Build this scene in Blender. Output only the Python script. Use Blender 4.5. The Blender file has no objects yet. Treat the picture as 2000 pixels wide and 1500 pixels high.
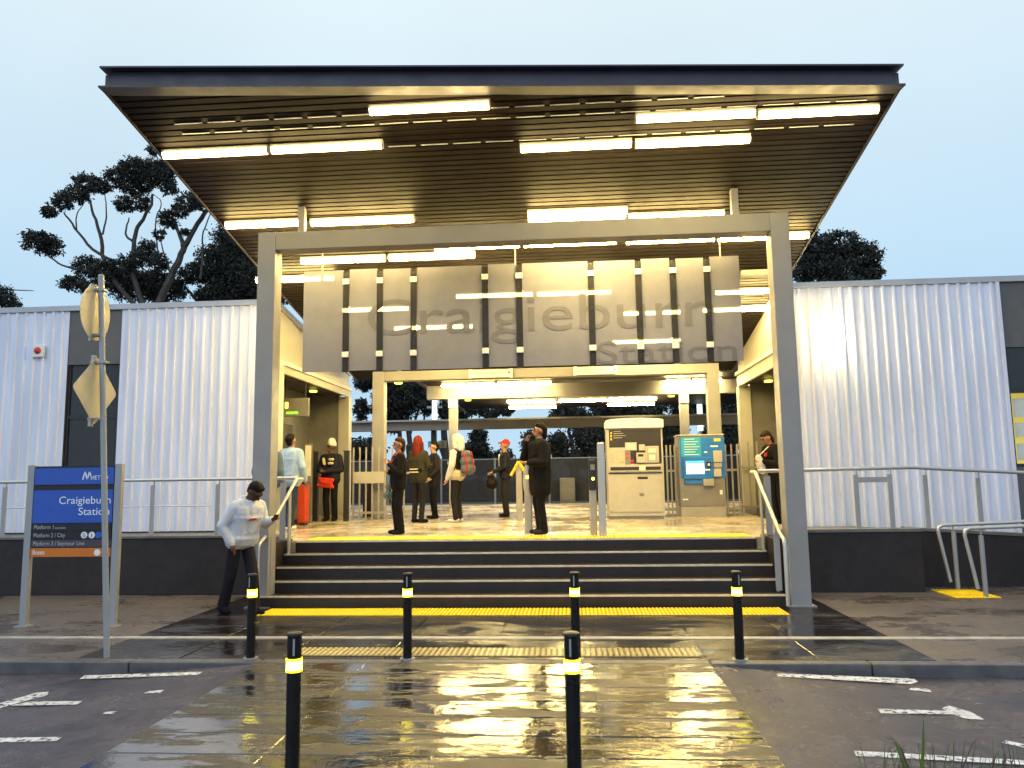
import bpy, math, random
import numpy as np
from mathutils import Vector, Matrix

# ---------------------------------------------------------------- camera
scene = bpy.context.scene
col = scene.collection
F, PITCH, YAW, ROLL, EYE = 1516.4, .1219, .0761, .0148, 1.7494   # photo pixels (2000 wide), radians, metres


def ray(x, y):
    u, v = (x - 1000) / F, (y - 750) / F
    c, s = math.cos(ROLL), math.sin(ROLL)
    u, v = u * c - v * s, u * s + v * c
    c, s = math.cos(PITCH), math.sin(PITCH)
    yy, zz = c + v * s, s - v * c
    c, s = math.cos(YAW), math.sin(YAW)
    return Vector((u * c - yy * s, u * s + yy * c, zz))


def atY(x, y, Y):
    d = ray(x, y)
    return Vector((0, 0, EYE)) + d * (Y / d.y)


def atZ(x, y, Z=0.0):
    d = ray(x, y)
    return Vector((0, 0, EYE)) + d * ((Z - EYE) / d.z)


def atX(x, y, X):
    d = ray(x, y)
    return Vector((0, 0, EYE)) + d * (X / d.x)


def at_plane(x, y, y0, z0, s):
    d = ray(x, y)
    return Vector((0, 0, EYE)) + d * ((z0 - s * y0 - EYE) / (d.z - s * d.y))


cd = bpy.data.cameras.new('camera')
cam = bpy.data.objects.new('camera', cd)
col.objects.link(cam)
fw = ray(1000, 750).normalized()
rt = (ray(1500, 750) - ray(500, 750)).normalized()
up = rt.cross(fw).normalized()
cam.matrix_world = Matrix(((rt.x, up.x, -fw.x, 0), (rt.y, up.y, -fw.y, 0), (rt.z, up.z, -fw.z, EYE), (0, 0, 0, 1)))
cd.sensor_width = 36
cd.lens = F / 2000 * 36
cd.clip_start = .05
cd.clip_end = 3000
scene.camera = cam

# ---------------------------------------------------------------- dusk sky, weak sky-glow sun, exposure
SUN_EL, SUN_AZ = math.radians(38), math.radians(205)
w = bpy.data.worlds.new('World')
scene.world = w
w.use_nodes = True
nt = w.node_tree
nt.nodes.clear()
out = nt.nodes.new('ShaderNodeOutputWorld')
bg = nt.nodes.new('ShaderNodeBackground')
sky = nt.nodes.new('ShaderNodeTexSky')
sky.sky_type = 'NISHITA'
sky.sun_disc = False
sky.sun_elevation = SUN_EL
sky.sun_rotation = SUN_AZ
skm = nt.nodes.new('ShaderNodeMix')
skm.data_type = 'RGBA'
skm.blend_type = 'MULTIPLY'
skm.inputs[0].default_value = 1
skm.inputs[7].default_value = (.09, .09, .09, 1)
tc = nt.nodes.new('ShaderNodeTexCoord')
sep = nt.nodes.new('ShaderNodeSeparateXYZ')
ramp = nt.nodes.new('ShaderNodeValToRGB')
ramp.color_ramp.elements[0].position = .22
ramp.color_ramp.elements[0].color = (.55, .78, .97, 1)
ramp.color_ramp.elements[1].position = .55
ramp.color_ramp.elements[1].color = (.80, .94, 1.0, 1)
mixw = nt.nodes.new('ShaderNodeMix')
mixw.data_type = 'RGBA'
mixw.inputs[0].default_value = .94          # share of rain cloud veil over the clear sky
nt.links.new(tc.outputs['Generated'], sep.inputs[0])
nt.links.new(sep.outputs['Z'], ramp.inputs[0])
nt.links.new(sky.outputs[0], skm.inputs[6])
nt.links.new(skm.outputs[2], mixw.inputs[6])
nt.links.new(ramp.outputs[0], mixw.inputs[7])
cl = nt.nodes.new('ShaderNodeTexNoise')         # faint unevenness of the rain cloud
cl.inputs['Scale'].default_value = 2.2
cl.inputs['Detail'].default_value = 5
nt.links.new(tc.outputs['Generated'], cl.inputs['Vector'])
cm_ = nt.nodes.new('ShaderNodeMapRange')
cm_.inputs[1].default_value = .3
cm_.inputs[2].default_value = .7
cm_.inputs[3].default_value = .955
cm_.inputs[4].default_value = 1.035
nt.links.new(cl.outputs[0], cm_.inputs[0])
cv = nt.nodes.new('ShaderNodeVectorMath')
cv.operation = 'SCALE'
nt.links.new(mixw.outputs[2], cv.inputs[0])
nt.links.new(cm_.outputs[0], cv.inputs['Scale'])
nt.links.new(cv.outputs[0], bg.inputs[0])
bg.inputs[1].default_value = 1.0
nt.links.new(bg.outputs[0], out.inputs[0])

sl = bpy.data.lights.new('sun', 'SUN')
sl.energy = .7
sl.angle = math.radians(40)
sl.color = (.86, .90, 1.0)
so = bpy.data.objects.new('sun', sl)
col.objects.link(so)
sd = Vector((math.cos(SUN_EL) * math.sin(SUN_AZ), math.cos(SUN_EL) * math.cos(SUN_AZ), math.sin(SUN_EL)))
so.rotation_euler = sd.to_track_quat('Z', 'Y').to_euler()

scene.view_settings.view_transform = 'Standard'
scene.view_settings.look = 'None'
scene.view_settings.exposure = 0.0
scene.view_settings.gamma = 1.0
scene.render.engine = 'CYCLES'
scene.cycles.max_bounces = 6
scene.cycles.diffuse_bounces = 3
scene.cycles.glossy_bounces = 4
scene.cycles.transparent_max_bounces = 12
scene.cycles.caustics_reflective = False
scene.cycles.caustics_refractive = False
scene.cycles.sample_clamp_indirect = 6

# ---------------------------------------------------------------- materials
MATS = {}


def mat(name, colr, rough=.6, metal=0.0, var=.12, scale=6.0, bump=0.0, bscale=60.0, rvar=.12, emis=None, alpha=None, spec=.5, stretch=None):
    if name in MATS:
        return MATS[name]
    m = bpy.data.materials.new(name)
    m.use_nodes = True
    t = m.node_tree
    N = t.nodes
    b = N['Principled BSDF']
    tcn = N.new('ShaderNodeTexCoord')
    n1 = N.new('ShaderNodeTexNoise')
    n1.inputs['Scale'].default_value = scale
    n1.inputs['Detail'].default_value = 5
    if stretch:
        mpn = N.new('ShaderNodeMapping')
        mpn.inputs['Scale'].default_value = stretch
        t.links.new(tcn.outputs['Object'], mpn.inputs[0])
        t.links.new(mpn.outputs[0], n1.inputs['Vector'])
    else:
        t.links.new(tcn.outputs['Object'], n1.inputs['Vector'])
    mr = N.new('ShaderNodeMapRange')
    mr.inputs[1].default_value = .3
    mr.inputs[2].default_value = .7
    mr.inputs[3].default_value = 1 - var
    mr.inputs[4].default_value = 1 + var
    t.links.new(n1.outputs[0], mr.inputs[0])
    vm = N.new('ShaderNodeVectorMath')
    vm.operation = 'SCALE'
    vm.inputs[0].default_value = colr[:3]
    t.links.new(mr.outputs[0], vm.inputs['Scale'])
    t.links.new(vm.outputs[0], b.inputs['Base Color'])
    rr = N.new('ShaderNodeMapRange')
    rr.inputs[1].default_value = .3
    rr.inputs[2].default_value = .7
    rr.inputs[3].default_value = max(.02, rough - rvar)
    rr.inputs[4].default_value = min(1, rough + rvar)
    n2 = N.new('ShaderNodeTexNoise')
    n2.inputs['Scale'].default_value = scale * 2.3
    n2.inputs['Detail'].default_value = 3
    t.links.new(tcn.outputs['Object'], n2.inputs['Vector'])
    t.links.new(n2.outputs[0], rr.inputs[0])
    t.links.new(rr.outputs[0], b.inputs['Roughness'])
    b.inputs['Metallic'].default_value = metal
    b.inputs['Specular IOR Level'].default_value = spec
    if bump:
        n3 = N.new('ShaderNodeTexNoise')
        n3.inputs['Scale'].default_value = bscale
        n3.inputs['Detail'].default_value = 4
        t.links.new(tcn.outputs['Object'], n3.inputs['Vector'])
        bp = N.new('ShaderNodeBump')
        bp.inputs['Strength'].default_value = bump
        bp.inputs['Distance'].default_value = .01
        t.links.new(n3.outputs[0], bp.inputs['Height'])
        t.links.new(bp.outputs[0], b.inputs['Normal'])
    if emis:
        b.inputs['Emission Color'].default_value = (*emis[0], 1)
        b.inputs['Emission Strength'].default_value = emis[1]
    if alpha is not None:
        tr = N.new('ShaderNodeBsdfTransparent')
        ms = N.new('ShaderNodeMixShader')
        ms.inputs[0].default_value = alpha
        t.links.new(tr.outputs[0], ms.inputs[1])
        t.links.new(b.outputs[0], ms.inputs[2])
        t.links.new(ms.outputs[0], N['Material Output'].inputs[0])
    MATS[name] = m
    return m


def wet(name, colr, dry_rough, wet_rough, pscale, thr, width, bump, bscale, var=.25, stretch=(1, 1, 1), pbump=.0, ripple=.0, spec=.5, coat=0.0):
    """rain-wet ground: rough grain where it drains, smooth film where water stands"""
    m = bpy.data.materials.new(name)
    m.use_nodes = True
    t = m.node_tree
    N = t.nodes
    L = t.links
    b = N['Principled BSDF']
    geo = N.new('ShaderNodeNewGeometry')
    mp = N.new('ShaderNodeMapping')
    mp.inputs['Scale'].default_value = stretch
    L.new(geo.outputs['Position'], mp.inputs[0])
    pn = N.new('ShaderNodeTexNoise')
    pn.inputs['Scale'].default_value = pscale
    pn.inputs['Detail'].default_value = 9
    pn.inputs['Roughness'].default_value = .70
    L.new(mp.outputs[0], pn.inputs['Vector'])
    pm = N.new('ShaderNodeMapRange')
    pm.interpolation_type = 'SMOOTHSTEP'
    pm.inputs[1].default_value = thr - width
    pm.inputs[2].default_value = thr + width
    L.new(pn.outputs[0], pm.inputs[0])           # 1 = standing water
    cn = N.new('ShaderNodeTexNoise')
    cn.inputs['Scale'].default_value = 9
    cn.inputs['Detail'].default_value = 8
    L.new(geo.outputs['Position'], cn.inputs['Vector'])
    cm = N.new('ShaderNodeMapRange')
    cm.inputs[1].default_value = .3
    cm.inputs[2].default_value = .7
    cm.inputs[3].default_value = 1 - var
    cm.inputs[4].default_value = 1 + var
    L.new(cn.outputs[0], cm.inputs[0])
    dk = N.new('ShaderNodeMapRange')
    dk.inputs[3].default_value = 1.0
    dk.inputs[4].default_value = .6
    L.new(pm.outputs[0], dk.inputs[0])
    mu = N.new('ShaderNodeMath')
    mu.operation = 'MULTIPLY'
    L.new(cm.outputs[0], mu.inputs[0])
    L.new(dk.outputs[0], mu.inputs[1])
    vm = N.new('ShaderNodeVectorMath')
    vm.operation = 'SCALE'
    vm.inputs[0].default_value = colr
    L.new(mu.outputs[0], vm.inputs['Scale'])
    L.new(vm.outputs[0], b.inputs['Base Color'])
    rm = N.new('ShaderNodeMapRange')
    rm.inputs[3].default_value = dry_rough
    rm.inputs[4].default_value = wet_rough
    L.new(pm.outputs[0], rm.inputs[0])
    L.new(rm.outputs[0], b.inputs['Roughness'])
    b.inputs['Specular IOR Level'].default_value = spec
    cw = N.new('ShaderNodeMath')
    cw.operation = 'MULTIPLY'
    cw.inputs[1].default_value = coat
    L.new(pm.outputs[0], cw.inputs[0])
    L.new(cw.outputs[0], b.inputs['Coat Weight'])        # the water film
    b.inputs['Coat IOR'].default_value = 1.6
    L.new(rm.outputs[0], b.inputs['Coat Roughness'])
    gn = N.new('ShaderNodeTexNoise')
    gn.inputs['Scale'].default_value = bscale
    gn.inputs['Detail'].default_value = 3
    L.new(geo.outputs['Position'], gn.inputs['Vector'])
    bs = N.new('ShaderNodeMapRange')
    bs.inputs[3].default_value = bump
    bs.inputs[4].default_value = pbump
    L.new(pm.outputs[0], bs.inputs[0])
    bp = N.new('ShaderNodeBump')
    bp.inputs['Distance'].default_value = .01
    L.new(bs.outputs[0], bp.inputs['Strength'])
    L.new(gn.outputs[0], bp.inputs['Height'])
    last = bp
    if ripple:
        rn = N.new('ShaderNodeTexNoise')
        rn.inputs['Scale'].default_value = 11
        rn.inputs['Detail'].default_value = 2
        L.new(geo.outputs['Position'], rn.inputs['Vector'])
        b2 = N.new('ShaderNodeBump')
        b2.inputs['Strength'].default_value = ripple
        b2.inputs['Distance'].default_value = .02
        L.new(rn.outputs[0], b2.inputs['Height'])
        L.new(bp.outputs[0], b2.inputs['Normal'])
        last = b2
    L.new(last.outputs[0], b.inputs['Normal'])
    L.new(last.outputs[0], b.inputs['Coat Normal'])
    MATS[name] = m
    return m


WARM = (1.0, .80, .30)
mat('steel_paint', (.27, .265, .275), .5, 0, .06, 3)
mat('beam_paint', (.26, .25, .245), .5, 0, .08, 2)
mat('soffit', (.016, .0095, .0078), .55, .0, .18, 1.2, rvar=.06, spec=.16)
mat('fascia', (.070, .065, .088), .45, .0, .15, 2, spec=.3)
mat('cladding', (.67, .70, .85), .42, .08, .11, 5, rvar=.08, stretch=(1, 1, .12))
mat('coping', (.42, .43, .47), .45, .3, .08, 2)
mat('dark_panel', (.10, .095, .10), .5, 0, .1, 3)
mat('side_panel', (.60, .57, .50), .45, .1, .06, 2)
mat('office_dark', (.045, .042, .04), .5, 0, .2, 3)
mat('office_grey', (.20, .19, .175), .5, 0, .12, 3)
mat('white_paint', (.78, .78, .76), .5, 0, .05, 4)
mat('galv', (.34, .34, .36), .42, .25, .06, 3, rvar=.04)
mat('stainless', (.52, .51, .51), .32, .55, .04, 3, rvar=.03)
mat('tube_light', (.9, .9, .85), .4, emis=((1.0, .73, .25), 122.0))
mat('tube_front', (.9, .9, .85), .4, emis=((1.0, .75, .29), 44.0))
mat('tube_far', (.9, .9, .85), .4, emis=((1.0, .76, .30), 190.0))
mat('tube_off', (.62, .60, .52), .4)
mat('housing', (.55, .52, .45), .5)
mat('bollard_black', (.008, .007, .007), .32, 0, .3, 6, spec=.25)
mat('bollard_halo', (.9, .8, .1), .4, emis=((1.0, .80, .004), 3.2))  # yellow halo around the lit band, built as glow
mat('bollard_core', (.9, .9, .5), .4, emis=((1.0, .86, .10), 7.0))
mat('wall_lamp', (.9, .9, .7), .4, emis=((1.0, .84, .38), 170.0))
mat('sign_grey', (.25, .25, .30), .55, .1, .06, 5, alpha=.81)
mat('sign_strip', (.012, .012, .014), .5, .1, .1, 5, alpha=.86)
mat('sign_letter', (.165, .16, .185), .55, .1, .06, 5, alpha=.88)
mat('blue_sign', (.026, .095, .47), .35, 0, .06, 5)
mat('black_sign', (.012, .011, .016), .4, 0, .1, 5)
mat('mauve_sign', (.062, .048, .07), .4, 0, .1, 5)
mat('orange_sign', (.62, .17, .015), .4, 0, .06, 5)
mat('print_white', (.80, .82, .86), .5, 0, .02)
mat('print_dim', (.42, .41, .44), .5, 0, .02)
mat('print_dark', (.09, .085, .07), .5, 0, .05)
mat('sign_back', (.50, .46, .36), .5, .2, .1, 5)
mat('red', (.55, .03, .02), .4, 0, .1)
mat('orange_red', (.62, .06, .015), .5, 0, .1)
mat('retaining', (.015, .009, .010), .55, 0, .35, 2.5, bump=.25, bscale=40)
mat('plinth_cap', (.13, .125, .125), .5, 0, .2, 4)
mat('step', (.016, .009, .008), .5, 0, .3, 4, bump=.15, bscale=70)
mat('nosing', (.62, .56, .47), .4, .2, .15, 8)
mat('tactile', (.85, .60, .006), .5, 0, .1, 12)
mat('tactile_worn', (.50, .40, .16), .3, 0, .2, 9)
mat('tactile_base', (.36, .235, .004), .5, 0, .25, 9)  # yellow darkened: shade between the bars is put into the colour
mat('tactile_worn_base', (.10, .08, .045), .3, 0, .3, 9)  # worn yellow, darkened in colour for the shade between the bars
mat('road_paint', (.66, .66, .70), .45, 0, .3, 14, rvar=.2)
_rp = MATS['road_paint'].node_tree
_n = _rp.nodes.new('ShaderNodeTexNoise')
_n.inputs['Scale'].default_value = 22
_n.inputs['Detail'].default_value = 6
_g = _rp.nodes.new('ShaderNodeNewGeometry')
_rp.links.new(_g.outputs['Position'], _n.inputs['Vector'])
_m = _rp.nodes.new('ShaderNodeMapRange')
_m.inputs[1].default_value = .36
_m.inputs[2].default_value = .47
_rp.links.new(_n.outputs[0], _m.inputs[0])
_t = _rp.nodes.new('ShaderNodeBsdfTransparent')
_x = _rp.nodes.new('ShaderNodeMixShader')
_rp.links.new(_m.outputs[0], _x.inputs[0])
_rp.links.new(_t.outputs[0], _x.inputs[1])
_rp.links.new(_rp.nodes['Principled BSDF'].outputs[0], _x.inputs[2])
_rp.links.new(_x.outputs[0], _rp.nodes['Material Output'].inputs[0])
mat('kerb', (.10, .095, .10), .4, 0, .3, 5, bump=.2, bscale=60)
mat('drain', (.40, .37, .34), .4, 0, .25, 6)
mat('bark', (.055, .045, .04), .85, 0, .35, 5, bump=.5, bscale=12)
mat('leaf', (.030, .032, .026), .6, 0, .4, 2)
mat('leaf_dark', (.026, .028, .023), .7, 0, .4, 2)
mat('grass_blade', (.10, .15, .02), .5, 0, .3, 8)
mat('grass_dry', (.10, .05, .035), .6, 0, .3, 8)
mat('glass_dark', (.02, .02, .022), .06, 0, .1, 3)
mat('lit_room', (.6, .5, .2), .6, emis=((1.0, .80, .12), .55))
mat('notice', (.75, .72, .6), .6, 0, .06, 9)
mat('mesh_fence', (.030, .032, .042), .7, 0, .2, 4, alpha=.86)
mat('fence_post', (.34, .36, .40), .5, .3)
mat('ballast', (.09, .08, .075), .9, 0, .4, 8, bump=.6, bscale=25)
mat('far_ground', (.05, .05, .045), .9, 0, .3, .3)
mat('brass_steel', (.42, .39, .34), .42, .35, .08, 6)
mat('dark_metal', (.035, .032, .034), .4, .3, .15, 6)
mat('mach_body', (.50, .47, .40), .45, .15, .06, 6)
mat('mach_dark', (.028, .024, .027), .45, 0, .15, 6)
mat('mach_grey', (.27, .255, .235), .42, .4, .08, 6)
mat('mach_blue', (.02, .16, .60), .4, 0, .1, 6)
mat('mach_cyan', (.03, .36, .62), .4, 0, .12, 6)
mat('screen', (.8, .9, .95), .3, emis=((.75, .92, 1.0), 1.1))
mat('screen_cyan', (.1, .7, .9), .3, emis=((.05, .7, .95), .9))
mat('led_green', (.1, .5, .05), .4, emis=((.25, 1.0, .03), 2.2))
mat('led_yellow', (.8, .6, .05), .4, emis=((1.0, .85, .12), 3.0))
mat('mast_white', (.8, .85, .8), .4, emis=((.8, 1.0, .85), 2.0))
mat('lit_sign', (.75, .7, .5), .5, emis=((1.0, .86, .42), .35))
mat('blue_far', (.08, .30, .62), .5, emis=((.15, .5, .9), .35))
mat('yellow_plastic', (.75, .55, .02), .45)
wet('asphalt', (.088, .076, .104), .31, .13, .9, .52, .14, .9, 130, .3, (1, 1, 1), .3, spec=.5)
wet('footpath', (.112, .093, .093), .42, .09, .55, .54, .08, .8, 140, .22, (1, 1.6, 1), .15, spec=.5)
wet('paving', (.024, .018, .018), .27, .07, .9, .47, .10, .45, 120, .3, (1, 1.8, 1), .05, ripple=.10, spec=.8)
wet('crossing_paver', (.026, .020, .018), .42, .085, 1.5, .475, .035, 1.0, 90, .4, (.8, 2.6, 1), .06, ripple=.12, spec=1.0, coat=1.0)
wet('station_floor', (.58, .49, .36), .34, .10, .7, .52, .15, .25, 90, .14, (1, 1, 1), .05, ripple=.05)


# ---------------------------------------------------------------- mesh helpers
def wloc(o):
    v = Vector((0, 0, 0))
    while o is not None:
        v += o.location
        o = o.parent
    return v


def tag(o, label=None, cat=None, group=None, kind=None):
    if label:
        o['label'] = label
    if cat:
        o['category'] = cat
    if group:
        o['group'] = group
    if kind:
        o['kind'] = kind
    return o


def thing(name, label, cat, loc=(0, 0, 0), group=None):
    o = bpy.data.objects.new(name, None)
    o.empty_display_size = .2
    col.objects.link(o)
    o.location = loc
    return tag(o, label, cat, group)


class MB:
    def __init__(self):
        self.v, self.f, self.mi = [], [], []
        self.cur = 0

    def add(self, vs, fs):
        n = len(self.v)
        self.v += [tuple(p) for p in vs]
        for q in fs:
            self.f.append(tuple(i + n for i in q))
            self.mi.append(self.cur)
        return self

    def box(self, x0, x1, y0, y1, z0, z1):
        return self.add([(x0, y0, z0), (x1, y0, z0), (x1, y1, z0), (x0, y1, z0), (x0, y0, z1), (x1, y0, z1), (x1, y1, z1), (x0, y1, z1)],
                        [(0, 3, 2, 1), (4, 5, 6, 7), (0, 1, 5, 4), (1, 2, 6, 5), (2, 3, 7, 6), (3, 0, 4, 7)])

    def hexa(self, b, t):
        """b, t: four bottom and four top corners, same order (counter-clockwise from above)"""
        return self.add(list(b) + list(t), [(3, 2, 1, 0), (4, 5, 6, 7), (0, 1, 5, 4), (1, 2, 6, 5), (2, 3, 7, 6), (3, 0, 4, 7)])

    def quad(self, a, b, c, d):
        return self.add([a, b, c, d], [(0, 1, 2, 3)])

    def prism(self, poly, fn, d0, d1):
        """poly of 2-D points, fn(u, v, d) -> xyz"""
        n = len(poly)
        vs = [fn(u, v, d0) for u, v in poly] + [fn(u, v, d1) for u, v in poly]
        return self.add(vs, [tuple(range(n))[::-1], tuple(range(n, 2 * n))] + [(i, (i + 1) % n, n + (i + 1) % n, n + i) for i in range(n)])

    def tube(self, pts, r, n=10, caps=True):
        pts = [Vector(p) for p in pts]
        rs = r if isinstance(r, (list, tuple)) else [r] * len(pts)
        rings = []
        ref = None
        for i, p in enumerate(pts):
            if i == 0:
                d = pts[1] - p
            elif i == len(pts) - 1:
                d = p - pts[i - 1]
            else:
                d = (pts[i + 1] - p).normalized() + (p - pts[i - 1]).normalized()
            d.normalize()
            if ref is None:
                ref = Vector((0, 0, 1)) if abs(d.z) < .9 else Vector((1, 0, 0))
            a = (ref - d * ref.dot(d)).normalized()
            ref = a
            b = d.cross(a)
            k = 1.0
            if 0 < i < len(pts) - 1:
                k = 1 / max(.5, abs(d.dot((pts[i + 1] - p).normalized())))
            rings.append([p + (a * math.cos(2 * math.pi * j / n) + b * math.sin(2 * math.pi * j / n)) * rs[i] * k for j in range(n)])
        vs = [q for rg in rings for q in rg]
        fs = []
        for i in range(len(pts) - 1):
            for j in range(n):
                fs.append((i * n + j, i * n + (j + 1) % n, (i + 1) * n + (j + 1) % n, (i + 1) * n + j))
        if caps:
            fs.append(tuple(range(n))[::-1])
            fs.append(tuple((len(pts) - 1) * n + j for j in range(n)))
        return self.add(vs, fs)

    def ball(self, c, rx, ry=None, rz=None, nu=12, nv=8):
        ry = rx if ry is None else ry
        rz = rx if rz is None else rz
        vs = [(c[0], c[1], c[2] + rz)]
        for i in range(1, nv):
            th = math.pi * i / nv
            for j in range(nu):
                ph = 2 * math.pi * j / nu
                vs.append((c[0] + rx * math.sin(th) * math.cos(ph), c[1] + ry * math.sin(th) * math.sin(ph), c[2] + rz * math.cos(th)))
        vs.append((c[0], c[1], c[2] - rz))
        fs = [(0, 1 + j, 1 + (j + 1) % nu) for j in range(nu)]
        for i in range(nv - 2):
            for j in range(nu):
                a = 1 + i * nu
                fs.append((a + j, a + nu + j, a + nu + (j + 1) % nu, a + (j + 1) % nu))
        a = 1 + (nv - 2) * nu
        fs += [(a + j, len(vs) - 1, a + (j + 1) % nu) for j in range(nu)]
        return self.add(vs, fs)

    def build(self, name, m, parent=None, bevel=0, smooth=False, kind=None, label=None, cat=None, group=None):
        me = bpy.data.meshes.new(name)
        off = wloc(parent) if parent is not None else Vector((0, 0, 0))
        me.from_pydata([(a - off.x, b - off.y, c - off.z) for a, b, c in self.v], [], self.f)
        for q in (m if isinstance(m, (list, tuple)) else [m]):
            me.materials.append(MATS[q])
        if isinstance(m, (list, tuple)):
            me.polygons.foreach_set('material_index', self.mi)
        me.update()
        o = bpy.data.objects.new(name, me)
        col.objects.link(o)
        if parent is not None:
            o.parent = parent
        if smooth:
            me.polygons.foreach_set('use_smooth', [True] * len(me.polygons))
            try:
                me.set_sharp_from_angle(angle=math.radians(40))
            except Exception:
                pass
        if bevel:
            bv = o.modifiers.new('bevel', 'BEVEL')
            bv.width = bevel
            bv.segments = 2
            bv.limit_method = 'ANGLE'
        return tag(o, label, cat, group, kind)


def copy_tree(o, parent=None):
    c = o.copy()
    col.objects.link(c)
    c.parent = parent
    for ch in list(o.children):
        copy_tree(ch, c)
    return c


def text(txt, name, m, parent, origin, height, width=None, align='LEFT', depth=.003, xdir=Vector((1, 0, 0)), bold=0.0):
    """lettering standing on a wall that faces -Y; origin = left (or right) end of the base line, world"""
    cu = bpy.data.curves.new('t', 'FONT')
    cu.body = txt
    cu.size = 1
    cu.extrude = .5
    cu.offset = bold
    to = bpy.data.objects.new('t', cu)
    col.objects.link(to)
    bpy.context.view_layer.update()
    dg = bpy.context.evaluated_depsgraph_get()
    me = bpy.data.meshes.new_from_object(to.evaluated_get(dg))
    bpy.data.objects.remove(to)
    n = len(me.vertices)
    co = np.zeros(n * 3, np.float32)
    me.vertices.foreach_get('co', co)
    co = co.reshape(-1, 3)
    x0, x1 = co[:, 0].min(), co[:, 0].max()
    k = height / .73
    kx = width / (x1 - x0) if width else k
    xs = (co[:, 0] - x0) * kx
    if align == 'RIGHT':
        xs -= (x1 - x0) * kx
    elif align == 'CENTER':
        xs -= (x1 - x0) * kx / 2
    off = wloc(parent)
    res = np.zeros_like(co)
    res[:, 0] = origin[0] + xs * xdir.x - off.x
    res[:, 1] = origin[1] + xs * xdir.y - (co[:, 2] + .5) * depth - off.y
    res[:, 2] = origin[2] + co[:, 1] * k - off.z
    me.vertices.foreach_set('co', res.ravel())
    me.materials.clear()
    me.materials.append(MATS[m])
    me.update()
    o = bpy.data.objects.new(name, me)
    col.objects.link(o)
    o.parent = parent
    return o


# ---------------------------------------------------------------- ground, road, paving
P = .83            # concourse level at the top of the stairs
KY = 7.66          # kerb line
FS = .012          # fall of the concourse floor


def fz(y):
    return P + FS * (y - 12.1)


def floor_at(x, y):
    return at_plane(x, y, 12.1, P, FS)


MB().quad((-900, 26.2, -.30), (900, 26.2, -.30), (900, 1500, -.30), (-900, 1500, -.30)).build('ground', 'far_ground', kind='structure')
MB().quad((-400, -60, -.30), (400, -60, -.30), (400, 26.2, -.30), (-400, 26.2, -.30)).build('near_ground', 'far_ground', kind='structure')
RD = .11           # the road lies this far below the footpath; the crossing is a raised table


def road_z(x):
    if x < -3.13:
        return -.006 - (RD - .006) * min(1, (-3.13 - x) / 1.5)
    if x > 1.25:
        return -.006 - (RD - .006) * min(1, (x - 1.25) / 1.5)
    return -.006


mb = MB()
rx = [-60, -20, -8, -4.63, -4.2, -3.8, -3.4, -3.13, 1.25, 1.5, 1.9, 2.3, 2.75, 8, 20, 60]
for xa, xb in zip(rx, rx[1:]):
    mb.quad((xa, -6, road_z(xa)), (xb, -6, road_z(xb)), (xb, KY + .01, road_z(xb)), (xa, KY + .01, road_z(xa)))
mb.build('road', 'asphalt', kind='structure')
# footpath either side of the smooth paving; it stands 0.1 m above the road and ramps down at the crossing
XL, XR = -3.12, 1.24
ZK = .0
mb = MB()
for x0, x1 in ((-60, -5.10), (3.36, 60)):
    mb.quad((x0, KY + .15, 0), (x1, KY + .15, 0), (x1, 12.9, 0), (x0, 12.9, 0))
mb.build('footpath', 'footpath', kind='structure')
MB().quad((-5.10, KY + .15, -.006), (3.36, KY + .15, -.006), (3.36, 12.3, -.006), (-5.10, 12.3, -.006)).build('pavement', 'paving', kind='structure')
rng = random.Random(5)
pav = bpy.data.objects['pavement']
sl_x = [-5.10, -4.005, -2.955, -1.905, -.855, .195, 1.245, 2.295, 3.36]
slab_mesh = {}


def slab(parent, name, m, x0, x1, y0, y1, z, tilt=.0012):
    key = (round(x1 - x0, 3), round(y1 - y0, 3), m)
    if key not in slab_mesh:
        g = .007
        hw, hd = (x1 - x0) / 2 - g, (y1 - y0) / 2 - g
        b = MB()
        e = .006
        b.hexa([(-hw, -hd, -.05), (hw, -hd, -.05), (hw, hd, -.05), (-hw, hd, -.05)], [(-hw, -hd, -e), (hw, -hd, -e), (hw, hd, -e), (-hw, hd, -e)])
        b.f.pop(1)
        b.mi.pop(1)
        b.add([(-hw, -hd, -e), (hw, -hd, -e), (hw, hd, -e), (-hw, hd, -e), (-hw + e, -hd + e, 0), (hw - e, -hd + e, 0), (hw - e, hd - e, 0), (-hw + e, hd - e, 0)],
              [(4, 5, 6, 7), (0, 1, 5, 4), (1, 2, 6, 5), (2, 3, 7, 6), (3, 0, 4, 7)])
        me = bpy.data.meshes.new(name)
        me.from_pydata(b.v, [], b.f)
        me.materials.append(MATS[m])
        slab_mesh[key] = me
    o = bpy.data.objects.new(name, slab_mesh[key])
    col.objects.link(o)
    o.parent = parent
    o.location = ((x0 + x1) / 2, (y0 + y1) / 2, z + rng.uniform(-.0008, .0008))
    o.rotation_euler = (rng.uniform(-tilt, tilt), rng.uniform(-tilt, tilt), 0)
    return o


rows = [(KY + .16, 8.26), (8.26, 8.78), (8.92, 9.56), (9.56, 10.2), (10.2, 10.88)]
for i in range(8):
    for y0, y1 in rows:
        slab(pav, 'paving_slab', 'paving', sl_x[i], sl_x[i + 1], y0, y1, .004, .0007)
# pale drain strip that runs across the whole forecourt
MB().box(-60, 60, 8.79, 8.91, -.05, .009).build('drain_strip', 'drain', kind='structure')
# crossing, flush with the road, slabs of its own
MB().quad((XL, -4, -.003), (XR, -4, -.003), (XR, KY, -.003), (XL, KY, -.003)).build('crossing', 'crossing_paver', kind='structure')
crs = bpy.data.objects['crossing']
for i in range(4):
    w_ = (XR - XL) / 4
    for j in range(13):
        y1 = KY - j * .42
        slab(crs, 'paving_slab', 'crossing_paver', XL + i * w_, XL + (i + 1) * w_, y1 - .42, y1, .002, .0016)
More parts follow.
